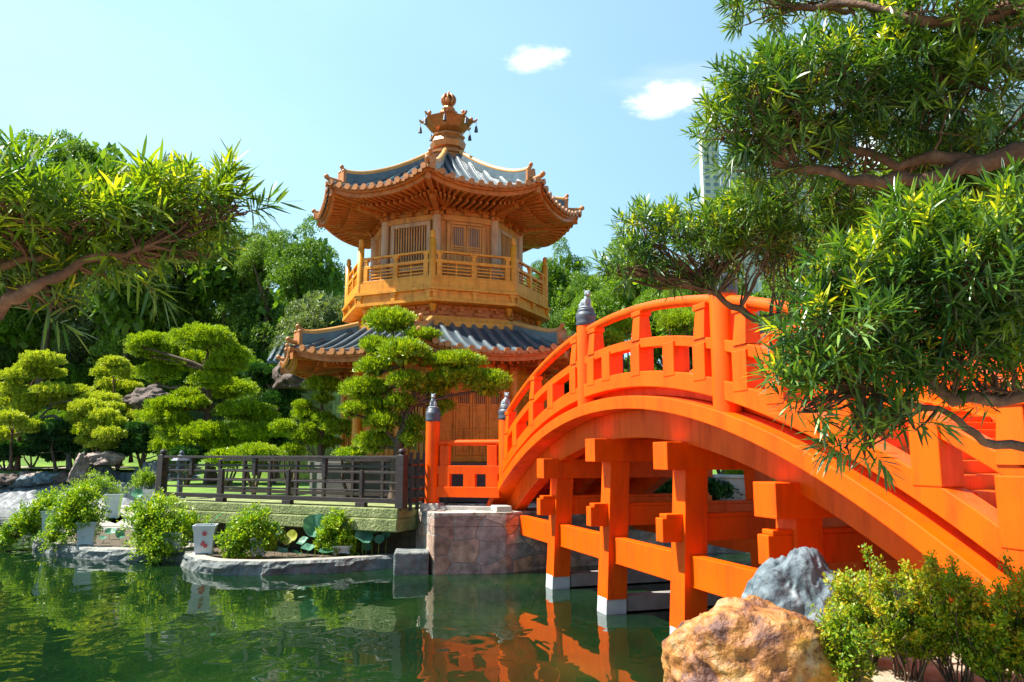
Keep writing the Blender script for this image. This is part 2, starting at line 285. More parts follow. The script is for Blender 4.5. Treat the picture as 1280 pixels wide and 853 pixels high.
def stonemat(name, cols, scale, stretch, mortar=(.42, .39, .34)):
    m = mat(name); L = m.node_tree.links.new; p = m.node_tree.nodes['Principled BSDF']; tc = node(m, 'ShaderNodeTexCoord'); mp = node(m, 'ShaderNodeMapping'); mp.inputs['Scale'].default_value = stretch; L(tc.outputs['Object'], mp.inputs[0])
    v = node(m, 'ShaderNodeTexVoronoi'); v.inputs['Scale'].default_value = scale; v2 = node(m, 'ShaderNodeTexVoronoi', feature='DISTANCE_TO_EDGE'); v2.inputs['Scale'].default_value = scale
    wp = node(m, 'ShaderNodeTexNoise'); wp.inputs['Scale'].default_value = 3; L(mp.outputs[0], wp.inputs[0])
    wv = node(m, 'ShaderNodeVectorMath', operation='MULTIPLY_ADD'); wv.inputs[1].default_value = (.16, .16, .16); L(wp.outputs['Color'], wv.inputs[0]); L(mp.outputs[0], wv.inputs[2])
    v.inputs['Randomness'].default_value = .78; v2.inputs['Randomness'].default_value = .78
    L(wv.outputs[0], v.inputs[0]); L(wv.outputs[0], v2.inputs[0])
    sc_ = node(m, 'ShaderNodeSeparateColor'); L(v.outputs['Color'], sc_.inputs[0])
    r = ramp(m, [(i/(len(cols)-1), c) for i, c in enumerate(cols)], sc_.outputs[0])
    n = node(m, 'ShaderNodeTexNoise'); n.inputs['Scale'].default_value = 5; n.inputs['Detail'].default_value = 9; L(tc.outputs['Object'], n.inputs[0])
    rn = ramp(m, [(.3, (.45, .45, .45)), (.7, (1.35, 1.35, 1.35))], n.outputs[0])
    mu = node(m, 'ShaderNodeMix', data_type='RGBA', blend_type='MULTIPLY'); mu.inputs[0].default_value = 1; L(r.outputs[0], mu.inputs[6]); L(rn.outputs[0], mu.inputs[7])
    e = ramp(m, [(.012, (0,0,0)), (.03, (1,1,1))], v2.outputs['Distance']); mx = node(m, 'ShaderNodeMix', data_type='RGBA'); mx.inputs[6].default_value = (*mortar, 1); L(e.outputs[0], mx.inputs[0]); L(mu.outputs[2], mx.inputs[7]); L(mx.outputs[2], p.inputs['Base Color'])
    ad = node(m, 'ShaderNodeMath', operation='MULTIPLY_ADD'); ad.inputs[1].default_value = .6; L(n.outputs[0], ad.inputs[0]); L(e.outputs[0], ad.inputs[2])
    b = node(m, 'ShaderNodeBump'); b.inputs['Strength'].default_value = .8; b.inputs['Distance'].default_value = .04; L(ad.outputs[0], b.inputs['Height']); L(b.outputs[0], p.inputs['Normal']); p.inputs['Roughness'].default_value = .75
    return m
M['quay'] = stonemat('crazy_paved_stone', [(.22, .13, .09), (.46, .30, .21), (.34, .31, .28), (.60, .34, .17), (.32, .21, .17), (.62, .54, .43)], 1.75, (.9, .9, 1.2), (.34, .31, .27))
M['quaytop'] = stonemat('pale_paving_stone', [(.42, .38, .31), (.55, .50, .42), (.48, .42, .36)], 1.3, (1, 1, 1), (.25, .22, .18))
M['coping'] = pbr('pale_grey_stone', [(.25, (.32, .31, .28)), (.8, (.56, .54, .48))], scale=2.5, rough=.75, bump=.4)
def watermat():
    m = mat('pond_water'); L = m.node_tree.links.new; p = m.node_tree.nodes['Principled BSDF']; tc = node(m, 'ShaderNodeTexCoord'); mp = node(m, 'ShaderNodeMapping'); mp.inputs['Scale'].default_value = (1, .75, 1); L(tc.outputs['Object'], mp.inputs[0])
    n = node(m, 'ShaderNodeTexNoise'); n.inputs['Scale'].default_value = .35; n.inputs['Detail'].default_value = 4; L(mp.outputs[0], n.inputs[0])
    r = ramp(m, [(.35, (.002, .011, .004)), (.55, (.006, .023, .006)), (.75, (.020, .044, .008))], n.outputs[0]); L(r.outputs[0], p.inputs['Base Color'])
    p.inputs['Roughness'].default_value = .015; p.inputs['IOR'].default_value = 1.40
    a = node(m, 'ShaderNodeTexNoise'); a.inputs['Scale'].default_value = 1.15; a.inputs['Detail'].default_value = 2.2; a.inputs['Roughness'].default_value = .45; a.inputs['Distortion'].default_value = .6; L(mp.outputs[0], a.inputs[0])
    b = node(m, 'ShaderNodeBump'); b.inputs['Strength'].default_value = 1; b.inputs['Distance'].default_value = .020; L(a.outputs[0], b.inputs['Height']); L(b.outputs[0], p.inputs['Normal'])
    return m
M['water'] = watermat()
# ---------------------------------------------------------------- terrain and water
def sstep(a, b, x):
    t = min(1, max(0, (x-a)/(b-a))); return t*t*(3-2*t)
def height(x, y):
    # near bank (under the camera) with a bulge to the right, where the bridge lands
    ne = 4.4+4.2*sstep(1.5, 2.4, x)+1.0*sstep(3.5, 7, x)
    zn = 1.25
    near = sstep(ne+.35, ne-.25, y)
    # far bank: edge behind the fence, receding along the left, then beach
    if x > -2.8: fe = 23.9 if x < 6 else 23.9+sstep(12, 25, x)*2
    elif x > -11.3: fe = 20.9+(-2.8-x)*.45
    elif x > -22: fe = 25.2+(-11.3-x)*2.05
    else: fe = 46
    if x < -19: fe = 39.2+.6*math.sin(x*.35)
    far = sstep(fe, fe+.45, y) if x >= -19 else sstep(fe, fe+7, y)
    zf = 1.45
    if x < -15: zf = 1.45+.45*sstep(44, 47, y)
    if y > 36:
        k = sstep(-4, -14, x)
        zf += k*(5.6*sstep(48, 66, y)+3*sstep(66, 100, y))
        zf += (1-k)*3.0*sstep(42, 75, y)
    z = -.9
    z = z+(zn+.9)*near+(zf+.9)*far*(1-near)
    return z+.06*mnoise.noise((x*.35, y*.35, 0))*(1 if z > 1 else .2)
xs = np.unique(np.concatenate([np.linspace(-1500, -90, 12), np.arange(-90, -30, 2.), np.arange(-30, 14, .4), np.arange(14, 90, 2.), np.linspace(90, 1500, 12)]))
ys = np.unique(np.concatenate([np.linspace(-600, -6, 8), np.arange(-6, 11, .4), np.arange(11, 19, 1.), np.arange(19, 72, .4), np.arange(72, 130, 3.), np.linspace(130, 3000, 14)]))
mb = MB(); nx, ny = len(xs), len(ys)
Z = [[height(float(x), float(y)) for x in xs] for y in ys]
mb.v = [(float(x), float(y), Z[j][i]) for j, y in enumerate(ys) for i, x in enumerate(xs)]
for j in range(ny-1):
    for i in range(nx-1):
        x, y = xs[i], ys[j]; zc = (Z[j][i]+Z[j+1][i+1])/2
        k = 0
        if y < 11: k = 1
        if y > 36 and x < -18.5 and y < 45.4: k = 2
        if zc < -.3: k = 3
        mb.f.append((j*nx+i, j*nx+i+1, (j+1)*nx+i+1, (j+1)*nx+i)); mb.m.append(k); mb.s.append(True)
g = mb.build('ground', [M['grass'], M['sand'], M['gravel'], M['lakebed']]); g['kind'] = 'structure'
mb = MB(); mb.add([(-80, 2, 0), (80, 2, 0), (80, 60, 0), (-80, 60, 0)], [(0,1,2,3)]); o = mb.build('water', M['water']); o['kind'] = 'structure'
# path along the far left
mb = MB(); ps = [(-60, 49.2), (-40, 48.8), (-30, 48.2), (-24, 47.6), (-19, 47.4)]
for a, b in zip(ps, ps[1:]):
    mb.add([(a[0], a[1]-1.1, height(*a)+.12), (b[0], b[1]-1.1, height(*b)+.12), (b[0], b[1]+1.1, height(*b)+.2), (a[0], a[1]+1.1, height(*a)+.2)], [(0,1,2,3)])
o = mb.build('path', M['path']); o['kind'] = 'structure'

# ---------------------------------------------------------------- the arched bridge
HD = R(17.8); U = Vector((math.sin(HD), -math.cos(HD), 0)); NN = Vector((-math.cos(HD), -math.sin(HD), 0)); ZZ = Vector((0,0,1))
BO = Vector((0.73, 17.55, 0))-.15*NN
SC, ZC = 4.06, -10.56; WM = -1.775          # arc centre (s, z) and centre line across
def bp(s, w, z): return BO+U*s+NN*w+ZZ*z
def arcp(s, w, r): return bp(s, w, ZC+math.sqrt(max(r*r-(s-SC)**2, 0)))
def angp(a, w, r): return bp(SC+r*math.sin(a), w, ZC+r*math.cos(a))
def mir(w): return 2*WM-w
bridge = empty('arched_bridge', (BO.x, BO.y, 0), 'vermilion red arched timber bridge crossing the pond on braced columns', 'bridge')
def arcbeam(mb, s0, s1, w0, w1, r0, r1, n=64, mi=0):
    a0 = math.asin((s0-SC)/r0); a1 = math.asin((s1-SC)/r0)
    vs = []
    for i in range(n+1):
        a = a0+(a1-a0)*i/n
        vs += [angp(a, w0, r0), angp(a, w1, r0), angp(a, w1, r1), angp(a, w0, r1)]
    fs = []
    for i in range(n):
        b = i*4
        for k in range(4): fs.append((b+k, b+4+k, b+4+(k+1) % 4, b+(k+1) % 4))
    fs += [(0,1,2,3), (n*4+3, n*4+2, n*4+1, n*4)]
    if w1 > w0: fs = [f[::-1] for f in fs]
    mb.add(vs, fs, mi)
def bpart(mb, name, m, par=None, bevel=.012):
    par = par or bridge
    off = Vector(bridge.location)
    if par is not bridge: off = off+Vector(par.location)
    return mb.build(name, m, par, bevel, local=off)
for sd_ in (0, 1):
    g = (lambda w: w) if sd_ == 0 else mir
    mb = MB(); arcbeam(mb, -3.9, 12.0, g(.42), g(-.02), 14.24, 14.46); bpart(mb, 'arch_fascia', M['red'])
    mb = MB(); arcbeam(mb, -3.6, 11.75, g(0), g(-.3), 13.75, 14.24); bpart(mb, 'arch_girder', M['red'])
    mb = MB(); arcbeam(mb, -2.9, 12.1, g(.33), g(.07), 14.61, 14.87); bpart(mb, 'bottom_rail', M['red'])
    mb = MB(); arcbeam(mb, -2.9, 12.1, g(.31), g(.09), 15.26, 15.42); bpart(mb, 'middle_rail', M['red'])
    mb = MB(); a0 = math.asin((-2.75-SC)/15.95); a1 = math.asin((12.15-SC)/15.95)
    mb.tube([angp(a0+(a1-a0)*i/60, g(.2), 15.95) for i in range(61)], .085, 12); bpart(mb, 'top_rail', M['red'], bevel=0)
    mb = MB(); arcbeam(mb, -3.3, 11.9, g(-.02), g(-.30), 14.465, 14.66); bpart(mb, 'deck_edge', M['red'])
    # balusters; each leans with the arc's radius only slightly, as vertical blocks
    for s, kind in [(-2.35, 't'), (-1.63, 'b'), (-.37, 't'), (.9, 'b'), (2.2, 't'), (3.1, 't'), (3.8, 'b'), (4.98, 't'), (6.1, 'b'), (6.97, 't'), (7.95, 't'), (8.65, 'b'), (9.75, 't'), (10.82, 'b'), (11.68, 't')]:
        mb = MB(); hw = .17 if kind == 'b' else .16
        zl = arcp(s, 0, 14.85).z-.04; zu = arcp(s, 0, 15.28).z+.02
        slope = -(s-SC)/15.2
        mb.frame(bp(s-hw, g(.34), zl-.02), U*2*hw, (NN*(-.28) if sd_ == 0 else NN*.28), ZZ*(zu-zl+.04))
        if kind == 't':
            z2 = arcp(s, 0, 15.41).z-.02; z3 = arcp(s, 0, 15.90).z
            hw2 = .15; p = [bp(s-hw2, g(.33), z2), bp(s+hw2, g(.33), z2), bp(s+hw2, g(.07), z2), bp(s-hw2, g(.07), z2)]
            q = [bp(s-hw2*.8, g(.29), z3-.08), bp(s+hw2*.8, g(.29), z3-.08), bp(s+hw2*.8, g(.11), z3-.08), bp(s-hw2*.8, g(.11), z3-.08)]
            mb.add(p+q, [(0,1,5,4), (1,2,6,5), (2,3,7,6), (3,0,4,7), (4,5,6,7)] if sd_ == 0 else [(4,5,1,0), (5,6,2,1), (6,7,3,2), (7,4,0,3), (7,6,5,4)])
            mb.frame(bp(s-.17, g(.31), z3-.09), U*.34, NN*(-.22 if sd_ == 0 else .22), ZZ*.09)
        bpart(mb, 'baluster', M['red'])
    for s in ((-2.75, 2.63, 7.44, 12.15)):
        zb = arcp(s, 0, 14.40).z-.05
        c = bp(s, g(.2), 0)
        zt = zb+1.72
        mb = MB(); mb.lathe([(.19, 0), (.19, 1.70), (.185, 1.72)], (c.x, c.y, zb), 24)
        po = bpart(mb, 'newel_post', M['red'], bevel=0)
        base = Vector((c.x, c.y, zt))-Vector(bridge.location)
        mb = MB(); mb.lathe([(.19, 0), (.205, .03), (.205, .07), (.195, .10), (.20, .14), (.21, .19), (.20, .25), (.175, .27), (.165, .28), (.175, .30), (.17, .34), (.12, .35)], base, 24)
        fi = mb.build('finial', M['slate'], po)
        mb = MB(); b = base+Vector((0, 0, .35))
        mb.blob(b+Vector((0, 0, .02)), (.15, .15, .05)); mb.blob(b+NN*.02+Vector((0, 0, .10)), (.10, .12, .11)); mb.blob(b+U*.05+Vector((0, 0, .17)), (.065, .07, .11))
        mb.blob(b+U*.08+Vector((0, 0, .30)), (.062, .065, .065)); mb.blob(b+U*.14+Vector((0, 0, .28)), (.035, .035, .03)); 
        for q in (-1, 1):
            mb.blob(b+U*.10+NN*.05*q+Vector((0, 0, .10)), (.025, .025, .1)); mb.blob(b+U*.06+NN*.05*q+Vector((0, 0, .355)), (.018, .018, .025)); mb.blob(b-U*.06+NN*.07*q+Vector((0, 0, .07)), (.06, .045, .06))
        mb.tube([b-U*.08+Vector((0, 0, .06)), b-U*.14+Vector((0, 0, .14)), b-U*.10+Vector((0, 0, .22))], [.022, .025, .012], 6)
        mb.build('stone_lion', M['lion'], po)
# bents
bent = [(.05, 2.80), (2.82, 3.19), (5.53, 3.09), (8.12, 2.56)]
for i, (s0, ct) in enumerate(bent):
    mb = MB(); mb.frame(bp(s0+.04, .36, ct-.43), U*.45, NN*(2*WM-.72), ZZ*.43); bpart(mb, 'cap_beam', M['red'])
    mb = MB(); mb.frame(bp(s0+.14, .40, 1.57), U*.22, NN*(2*WM-.80), ZZ*.36); mb.frame(bp(s0+.14, .33, 1.93), U*.22, NN*(2*WM-.66), ZZ*.06); bpart(mb, 'cross_beam', M['red'])
    mb = MB(); mb.frame(bp(s0+.10, -.3, .02), U*.28, NN*(2*WM+.6), ZZ*.28); bpart(mb, 'footing_beam', M['concrete'])
    for sd_ in (0, 1):
        g = (lambda w: w) if sd_ == 0 else mir
        def colm(z0, z1, mb, e=0):
            def q(z): f = (1-z/2.8)*.15; return f
            a, b = q(z0), q(z1)
            p = [bp(s0-e, g(a+e), z0), bp(s0+.45+e, g(a+e), z0), bp(s0+.45+e, g(a-.40-e), z0), bp(s0-e, g(a-.40-e), z0), bp(s0+.03-e, g(b+e), z1), bp(s0+.42+e, g(b+e), z1), bp(s0+.42+e, g(b-.40-e), z1), bp(s0+.03-e, g(b-.40-e), z1)]
            fs = [(0,1,5,4), (1,2,6,5), (2,3,7,6), (3,0,4,7), (4,5,6,7)]
            if sd_: fs = [f[::-1] for f in fs]
            mb.add(p, fs)
        mb = MB(); colm(.26, ct-.42, mb); c = bpart(mb, 'column', M['red'])
        mb = MB(); colm(-.9, .28, mb, .006); mb.build('column_foot', M['white'], c, .01, local=Vector(bridge.location))
        sn = bent[i+1][0] if i < 3 else 10.2
        mb = MB(); mb.frame(bp(s0+.42, g(-.03), .90), U*(sn-s0-.42), NN*(-.2 if sd_ == 0 else .2), ZZ*.47); bpart(mb, 'tie_beam', M['red'])
for sd_ in (0, 1):
    g = (lambda w: w) if sd_ == 0 else mir
    mb = MB(); mb.frame(bp(-2.6, g(.02), .90), U*2.65, NN*(-.2 if sd_ == 0 else .2), ZZ*.47); bpart(mb, 'tie_beam', M['red'])
mb = MB()
for w in (-1.1, -1.78, -2.45): arcbeam(mb, -3.3, 11.9, w+.1, w-.1, 14.05, 14.3, 40)
bpart(mb, 'deck_joists', M['red'])
mb = MB(); arcbeam(mb, -3.4, 12.0, -.28, mir(-.28), 14.36, 14.44, 60); bpart(mb, 'deck', M['red'], bevel=0)
# steps: on both slopes
stp = []
for side in (-1, 1):
    s = SC+side*1.6
    while -3.2 < s < 11.8:
        s2 = s+side*.32; zt = arcp(s, 0, 14.60).z
        mb = MB(); mb.frame(bp(min(s, s2), -.31, arcp(s2, 0, 14.40).z-.02), U*.318, NN*(2*WM+.62), ZZ*(zt-arcp(s2, 0, 14.40).z)); bpart(mb, 'step', M['red'])
        s = s2
mb = MB(); arcbeam(mb, SC-1.6, SC+1.6, -.31, mir(-.31), 14.445, 14.6, 20); bpart(mb, 'crest_planking', M['red'], bevel=0)
# ---------------------------------------------------------------- stone quay and wing railing at the far foot
QZ = 1.42
mb = MB(); quay = [(-1.92, 19.15), (-.15, 19.35), (1.0, 20.3), (4.6, 21.6), (4.6, 23.4), (-3.3, 23.6), (-3.1, 22.2)]
mb.prism(quay, -.9, QZ-.30, 0); o = mb.build('stone_quay', M['quay'], None, .03); tag(o, 'rubble stone quay with pale paved top under the foot of the red bridge', 'quay')
mb = MB(); mb.prism(quay, QZ-.298, QZ-.02, 0); mb.build('upper_course', M['quay'], o, .02)
mb = MB(); mb.prism([(q[0]*1.0, q[1]+.02) for q in quay], QZ-.018, QZ+.04, 0); mb.build('paved_top', M['quaytop'], o, .01)
p0 = bp(-2.75, .2, 0); p1 = Vector((-2.13, 20.62, 0))
wr = empty('wing_railing', (p1.x, p1.y, QZ), 'short red railing on the stone quay ending in a dark capped lion post', 'railing')
d = (p0-p1); dl = d.length; d.normalize(); side = Vector((-d.y, d.x, 0)); L0 = Vector(wr.location)
mb = MB(); mb.lathe([(.19, .2), (.19, 2.35)], (p1.x, p1.y, QZ), 24); post = mb.build('newel_post', M['red'], wr, local=L0)
mb = MB(); mb.lathe([(.19, 2.352), (.205, 2.38), (.205, 2.42), (.195, 2.45), (.21, 2.54), (.20, 2.62), (.17, 2.64), (.175, 2.69), (.12, 2.72)], (0, 0, 0), 24); mb.build('finial', M['slate'], post)
mb = MB(); b = Vector((0, 0, 2.71)); mb.blob(b+Vector((0,0,.02)), (.15, .15, .05)); mb.blob(b+Vector((0,0,.11)), (.10, .10, .12)); mb.blob(b+Vector((0,-.04,.2)), (.06, .06, .1)); mb.blob(b+Vector((0,-.06,.32)), (.06, .065, .065)); mb.blob(b+Vector((0,-.12,.30)), (.03, .04, .03))
for q in (-1, 1): mb.blob(b+Vector((q*.05,-.09,.11)), (.024, .024, .1)); mb.blob(b+Vector((q*.045,-.05,.38)), (.016, .016, .024))
mb.build('stone_lion', M['lion'], post)
mb = MB(); mb.box((p1.x, p1.y, QZ+.12), (.5, .5, .16), math.atan2(d.y, d.x)); mb.build('plinth_block', M['coping'], wr, .02, local=L0)
mb = MB(); q = p1+d*.26; mb.beam(q+ZZ*(QZ+.09), p1+d*(dl-.1)+ZZ*(QZ+.09), .34, .10); mb.build('sill', M['coping'], wr, .01, local=L0)
mb = MB(); mb.box((p0.x-.12, p0.y-.25, QZ+.11), (.55, .4, .14), HD-math.pi/2); mb.build('plinth_block', M['coping'], wr, .02, local=L0)
zb = QZ+.36
for nm, z0, z1, t in [('bottom_rail', zb, zb+.27, .24), ('middle_rail', zb+.60, zb+.82, .2)]:
    mb = MB(); mb.beam(p1+d*.12+ZZ*(z0+z1)/2, p0-d*.15+ZZ*(z0+z1)/2, t, z1-z0); mb.build(nm, M['red'], wr, .012, local=L0)
mb = MB(); mb.tube([p1+d*.15+ZZ*(zb+1.42), p0-d*.15+ZZ*(zb+1.42)], .08, 12); mb.build('top_rail', M['red'], wr, local=L0)
for k, kind in [(.36, 't'), (dl*.52, 'b'), (dl-.36, 't')]:
    c = p1+d*k; mb = MB(); mb.box((c.x, c.y, zb+.435), (.32, .2, .36), math.atan2(d.y, d.x))
    if kind == 't': mb.box((c.x, c.y, zb+1.08), (.26, .16, .54), math.atan2(d.y, d.x))
    mb.build('baluster', M['red'], wr, .01, local=L0)
# ---------------------------------------------------------------- the octagonal pavilion
PC = Vector((-2.48, 28, 0)); PH = R(-2); T8 = math.tan(math.pi/8); C8 = math.cos(math.pi/8)
pav = empty('octagonal_pavilion', (PC.x, PC.y, 1.45), 'golden timber octagonal pavilion with two grey tiled roofs, a balcony and a bronze spire', 'pavilion')
PL = Vector(pav.location)
def pc(k, r, z): a = PH+k*math.pi/4; return Vector((PC.x+r*math.sin(a), PC.y-r*math.cos(a), z))
def fd(k):          # facet k between corners k and k+1: outward direction and lateral direction
    a = PH+(k+.5)*math.pi/4; return Vector((math.sin(a), -math.cos(a), 0)), Vector((math.cos(a), math.sin(a), 0))
def fp(k, l, d, z): o, t = fd(k); return Vector((PC.x, PC.y, z))+o*d+t*l
def pb(mb, name, m, par=None, bevel=0): 
    return mb.build(name, m, par or pav, bevel, local=PL)
def octo(mb, prof, mi=0, sm=False): mb.lathe(prof, (PC.x, PC.y, 0), 8, mi, PH, sm)
def oct_band(mb, r0, r1, z0, z1, mi=0):   # ring with outer circumradius r1, inner r0
    for k in range(8):
        a, b, c, d = pc(k, r0, z0), pc(k, r1, z0), pc(k+1, r1, z0), pc(k+1, r0, z0)
        up = ZZ*(z1-z0); v = [a, b, c, d, a+up, b+up, c+up, d+up]
        mb.add(v, [(3,2,1,0), (4,5,6,7), (1,2,6,5), (3,0,4,7)], mi)
ZP = 2.65
M['plat'] = pbr('dark_plinth_stone', [(.3, (.05, .05, .045)), (.8, (.13, .12, .10))], scale=3, rough=.8, bump=.3)
mb = MB(); octo(mb, [(4.9, 1.2), (4.9, 2.45), (5.0, 2.46), (5.0, 2.64)]); pb(mb, 'platform', M['plat'])
mb = MB(); octo(mb, [(3.62, ZP-.01), (3.62, 6.15)]); pb(mb, 'lower_wall', M['gold'])
# columns
for k in range(8):
    c = pc(k, 3.68, 0); mb = MB(); mb.lathe([(.17, ZP-.01), (.17, 5.85)], (c.x, c.y, 0), 14); pb(mb, 'column', M['gold'])
for k in range(8):
    for z0, z1, dd in [(2.66, 2.86, .10), (4.98, 5.10, .08), (5.42, 5.60, .12)]:
        mb = MB(); A = 3.62*C8; h = 3.6*math.sin(math.pi/8)-.14
        mb.frame(fp(k, -h, A-.02, z0), fd(k)[1]*2*h, fd(k)[0]*dd, ZZ*(z1-z0)); pb(mb, 'wall_rail', M['gold'], bevel=.01)
def door_leaf(k, x0, x1, z0, z1, A, lat, m, name='door_leaf', pan=(.12, .38, .52)):
    """framed leaf with recessed panels and a barred top"""
    o, t = fd(k); mb = MB(); wd = x1-x0; st = .075
    def bx(a, b, c, d, dep, off=0): mb.frame(fp(k, a, A+off, c), t*(b-a), o*dep, ZZ*(d-c))
    bx(x0, x1, z0, z1, .02)
    bx(x0, x0+st, z0, z1, .06); bx(x1-st, x1, z0, z1, .06)
    zs = [z0]+[z0+(z1-z0)*p for p in pan]+[z1-.07]
    for z in zs: bx(x0+st, x1-st, z, z+.065, .055)
    zz = zs[1]
    for za, zb_ in zip(zs[:-1], zs[1:]):
        if zb_ > lat: break
        bx((x0+x1)/2-.02, (x0+x1)/2+.02, za+.066, zb_-.001, .045)
    door = pb(mb, name, m, bevel=.004)
    mb = MB(); zl = zs[-2]+.066; n = max(3, int(wd/.085))
    mb.frame(fp(k, x0+st, A+.021, zl), t*(wd-2*st), o*.004, ZZ*(zs[-1]-zl))
    l = mb.build('lattice_backing', M['glass' if z0 > 6 else 'dark'], door, local=PL)
    mb = MB()
    for i in range(n):
        x = x0+st+(wd-2*st)*(i+.5)/n; mb.frame(fp(k, x-.013, A+.027, zl), t*.026, o*.024, ZZ*(zs[-1]-zl))
    mb.build('lattice', m, door, local=PL)
    return door
A = 3.62*C8
for k in range(-3, 5):
    if k % 2 == 0:
        for j in range(4):
            x0 = -1.12+j*.56; door_leaf(k, x0+.006, x0+.554, 2.87, 4.97, A, 4.4, M['gold'], pan=(.30, .36, .76))
    else:      # boarded walls with battens and a barred window over
        mb = MB(); o, t = fd(k)
        for j in range(13):
            x = -1.14+j*.19; mb.frame(fp(k, x-.02, A+.001, 2.87), t*.04, o*.03, ZZ*.95)
        pb(mb, 'battens', M['gold'])
        mb = MB(); mb.frame(fp(k, -1.15, A+.002, 3.84), t*2.3, o*.08, ZZ*.1); mb.frame(fp(k, -1.15, A+.002, 4.86), t*2.3, o*.08, ZZ*.1)
        for x in (-1.15, 1.05): mb.frame(fp(k, x, A+.003, 3.95), t*.1, o*.078, ZZ*.90)
        wf = pb(mb, 'window_frame', M['gold'])
        mb = MB(); mb.frame(fp(k, -1.04, A+.002, 3.95), t*2.08, o*.005, ZZ*.90); mb.build('pane', M['dark'], wf, local=PL)
        mb = MB()
        for j in range(19): mb.frame(fp(k, -1.0+j*.109, A+.010, 3.95), t*.045, o*.04, ZZ*.90)
        mb.build('bars', M['gold'], wf, local=PL)
def zroof(l, d, At, Ae, zt, zm, zc, pw=1.7):
    t = (d-At)/(Ae-At); a = min(1.1, abs(l)/(max(d, .01)*T8)); ze = zm+(zc-zm)*a**2.4
    t = min(1.02, max(0, t)); return zt+(ze-zt)*(1-(1-min(t, 1))**pw)
def make_roof(name, Rt, Re, zt, zm, zc, sp, wallR, zwall, pw, nb):
    root = MB(); At, Ae = Rt*C8, Re*C8
    zr = lambda l, d: zroof(l, d, At, Ae, zt, zm, zc, pw)
    # corners flare outward a little
    def P(k, l, d, dz=0):
        a = abs(l)/(d*T8); fl = 1+.018*max(0, (d-At)/(Ae-At))*a**6
        return fp(k, l*fl, d*fl, zr(l, d)+dz)
    ND, NL = 14, 12
    for k in range(8):
        vs = []
        for i in range(ND+1):
            d = At+(Ae-At)*i/ND
            for j in range(NL+1):
                l = (2*j/NL-1)*d*T8; vs.append(P(k, l, d))
        fs = [(i*(NL+1)+j, (i+1)*(NL+1)+j, (i+1)*(NL+1)+j+1, i*(NL+1)+j+1) for i in range(ND) for j in range(NL)]
        root.add(vs, fs, 0, True)
    roof = pb(root, name, M['tiledark'])
    for k in range(8):
        mb = MB(); ec = MB(); n = nb
        for j in range(n):
            l = (j-(n-1)/2)*sp
            d0 = max(At, abs(l)/T8+.12)
            if d0 > Ae-.15: continue
            path = [P(k, l, d0+(Ae+.05-d0)*i/12 if d0+(Ae+.05-d0)*i/12 <= Ae else Ae, .03)+(fd(k)[0]*.05 if i == 12 else Vector((0,0,0))) for i in range(13)]
            mb.tube(path, .085, 8)
            # clay end disc and the drip tile beside it
            c = path[-1]; o, t = fd(k)
            ec.tube([c-o*.02, c+o*.04], .105, 12)
            c2 = P(k, min(max(l+sp/2, -Ae*T8*.97), Ae*T8*.97), Ae, -.02)
            ec.box(c2+o*.03, (.19, .03, .10), math.atan2(t.y, t.x))
        mb.build('barrel_tiles', M['tile'], roof, local=PL)
        ec.build('eave_end_tiles', M['terra'], roof, local=PL)
        # fascia boards following the upturned edge, soffit, rafters
        mb = MB(); NF = 16
        for z0, z1, ins, th in [(-.13, -.02, .04, .10), (-.27, -.132, .14, .10)]:
            vs = []
            for j in range(NF+1):
                l = (2*j/NF-1)*Ae*T8; e = P(k, l, Ae)
                o = fd(k)[0]
                vs += [e+ZZ*z0-o*ins, e+ZZ*z1-o*ins, e+ZZ*z1-o*(ins+th), e+ZZ*z0-o*(ins+th)]
            fs = []
            for j in range(NF):
                b = j*4
                for q in range(4): fs.append((b+(q+1) % 4, b+4+(q+1) % 4, b+4+q, b+q))
            mb.add(vs, fs)
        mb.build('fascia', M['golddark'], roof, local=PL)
        Aw = wallR*C8
        def SP(l, d, dz=0):          # underside surface: from fascia in to the wall head
            t = (d-Aw)/(Ae-Aw); a = abs(l)/(d*T8); ze = zm+(zc-zm)*a**2.4-.22
            return fp(k, l, d, zwall+(ze-zwall)*t+dz)
        mb = MB(); vs = []
        for i in range(5):
            d = Aw+(Ae-.16-Aw)*i/4
            for j in range(NF+1): vs.append(SP((2*j/NF-1)*d*T8, d))
        mb.add(vs, [(i*(NF+1)+j, i*(NF+1)+j+1, (i+1)*(NF+1)+j+1, (i+1)*(NF+1)+j) for i in range(4) for j in range(NF)], 0, True)
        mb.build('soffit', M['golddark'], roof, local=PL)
        mb = MB(); m_ = nb+4; hl = Ae*T8
        for j in range(m_):
            lo = (j-(m_-1)/2)/((m_-1)/2)*hl*.94
            din = max(Aw, Ae*.45)
            li = lo*(1 if abs(lo) < din*T8*.8 else (din*T8*.8)/abs(lo))*1.0
            mb.beam(SP(li, din, -.05), SP(lo, Ae-.22, -.05), .07, .08)
            mb.beam(SP(li, din, -.16), SP((li+2*lo)/3*.98, din+(Ae-din)*.62, -.15), .075, .09)
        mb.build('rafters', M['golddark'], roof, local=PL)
        # ridge on the corner: stacked grey courses, ochre cap, end ornament
        c0 = pc(k, Rt, zt)
        def HP(t, dz): d = At+(Ae-At)*t; return P(k, -d*T8, d, dz)
        te = .86; mb = MB(); cap = MB(); NH = 16
        pts = [HP(te*i/NH, 0) for i in range(NH+1)]; lift = [.18+.16*(i/NH)+.12*max(0, (i/NH-.75)*4)**2*.6 for i in range(NH+1)]
        sd2 = (pts[-1]-pts[0]).cross(ZZ).normalized()
        vs = []
        for p, l_ in zip(pts, lift): vs += [p-sd2*.09-ZZ*.05, p+sd2*.09-ZZ*.05, p+sd2*.075+ZZ*l_, p-sd2*.075+ZZ*l_]
        fs = []
        for i in range(NH):
            b = i*4
            for q in range(4): fs.append((b+(q+1) % 4, b+4+(q+1) % 4, b+4+q, b+q))
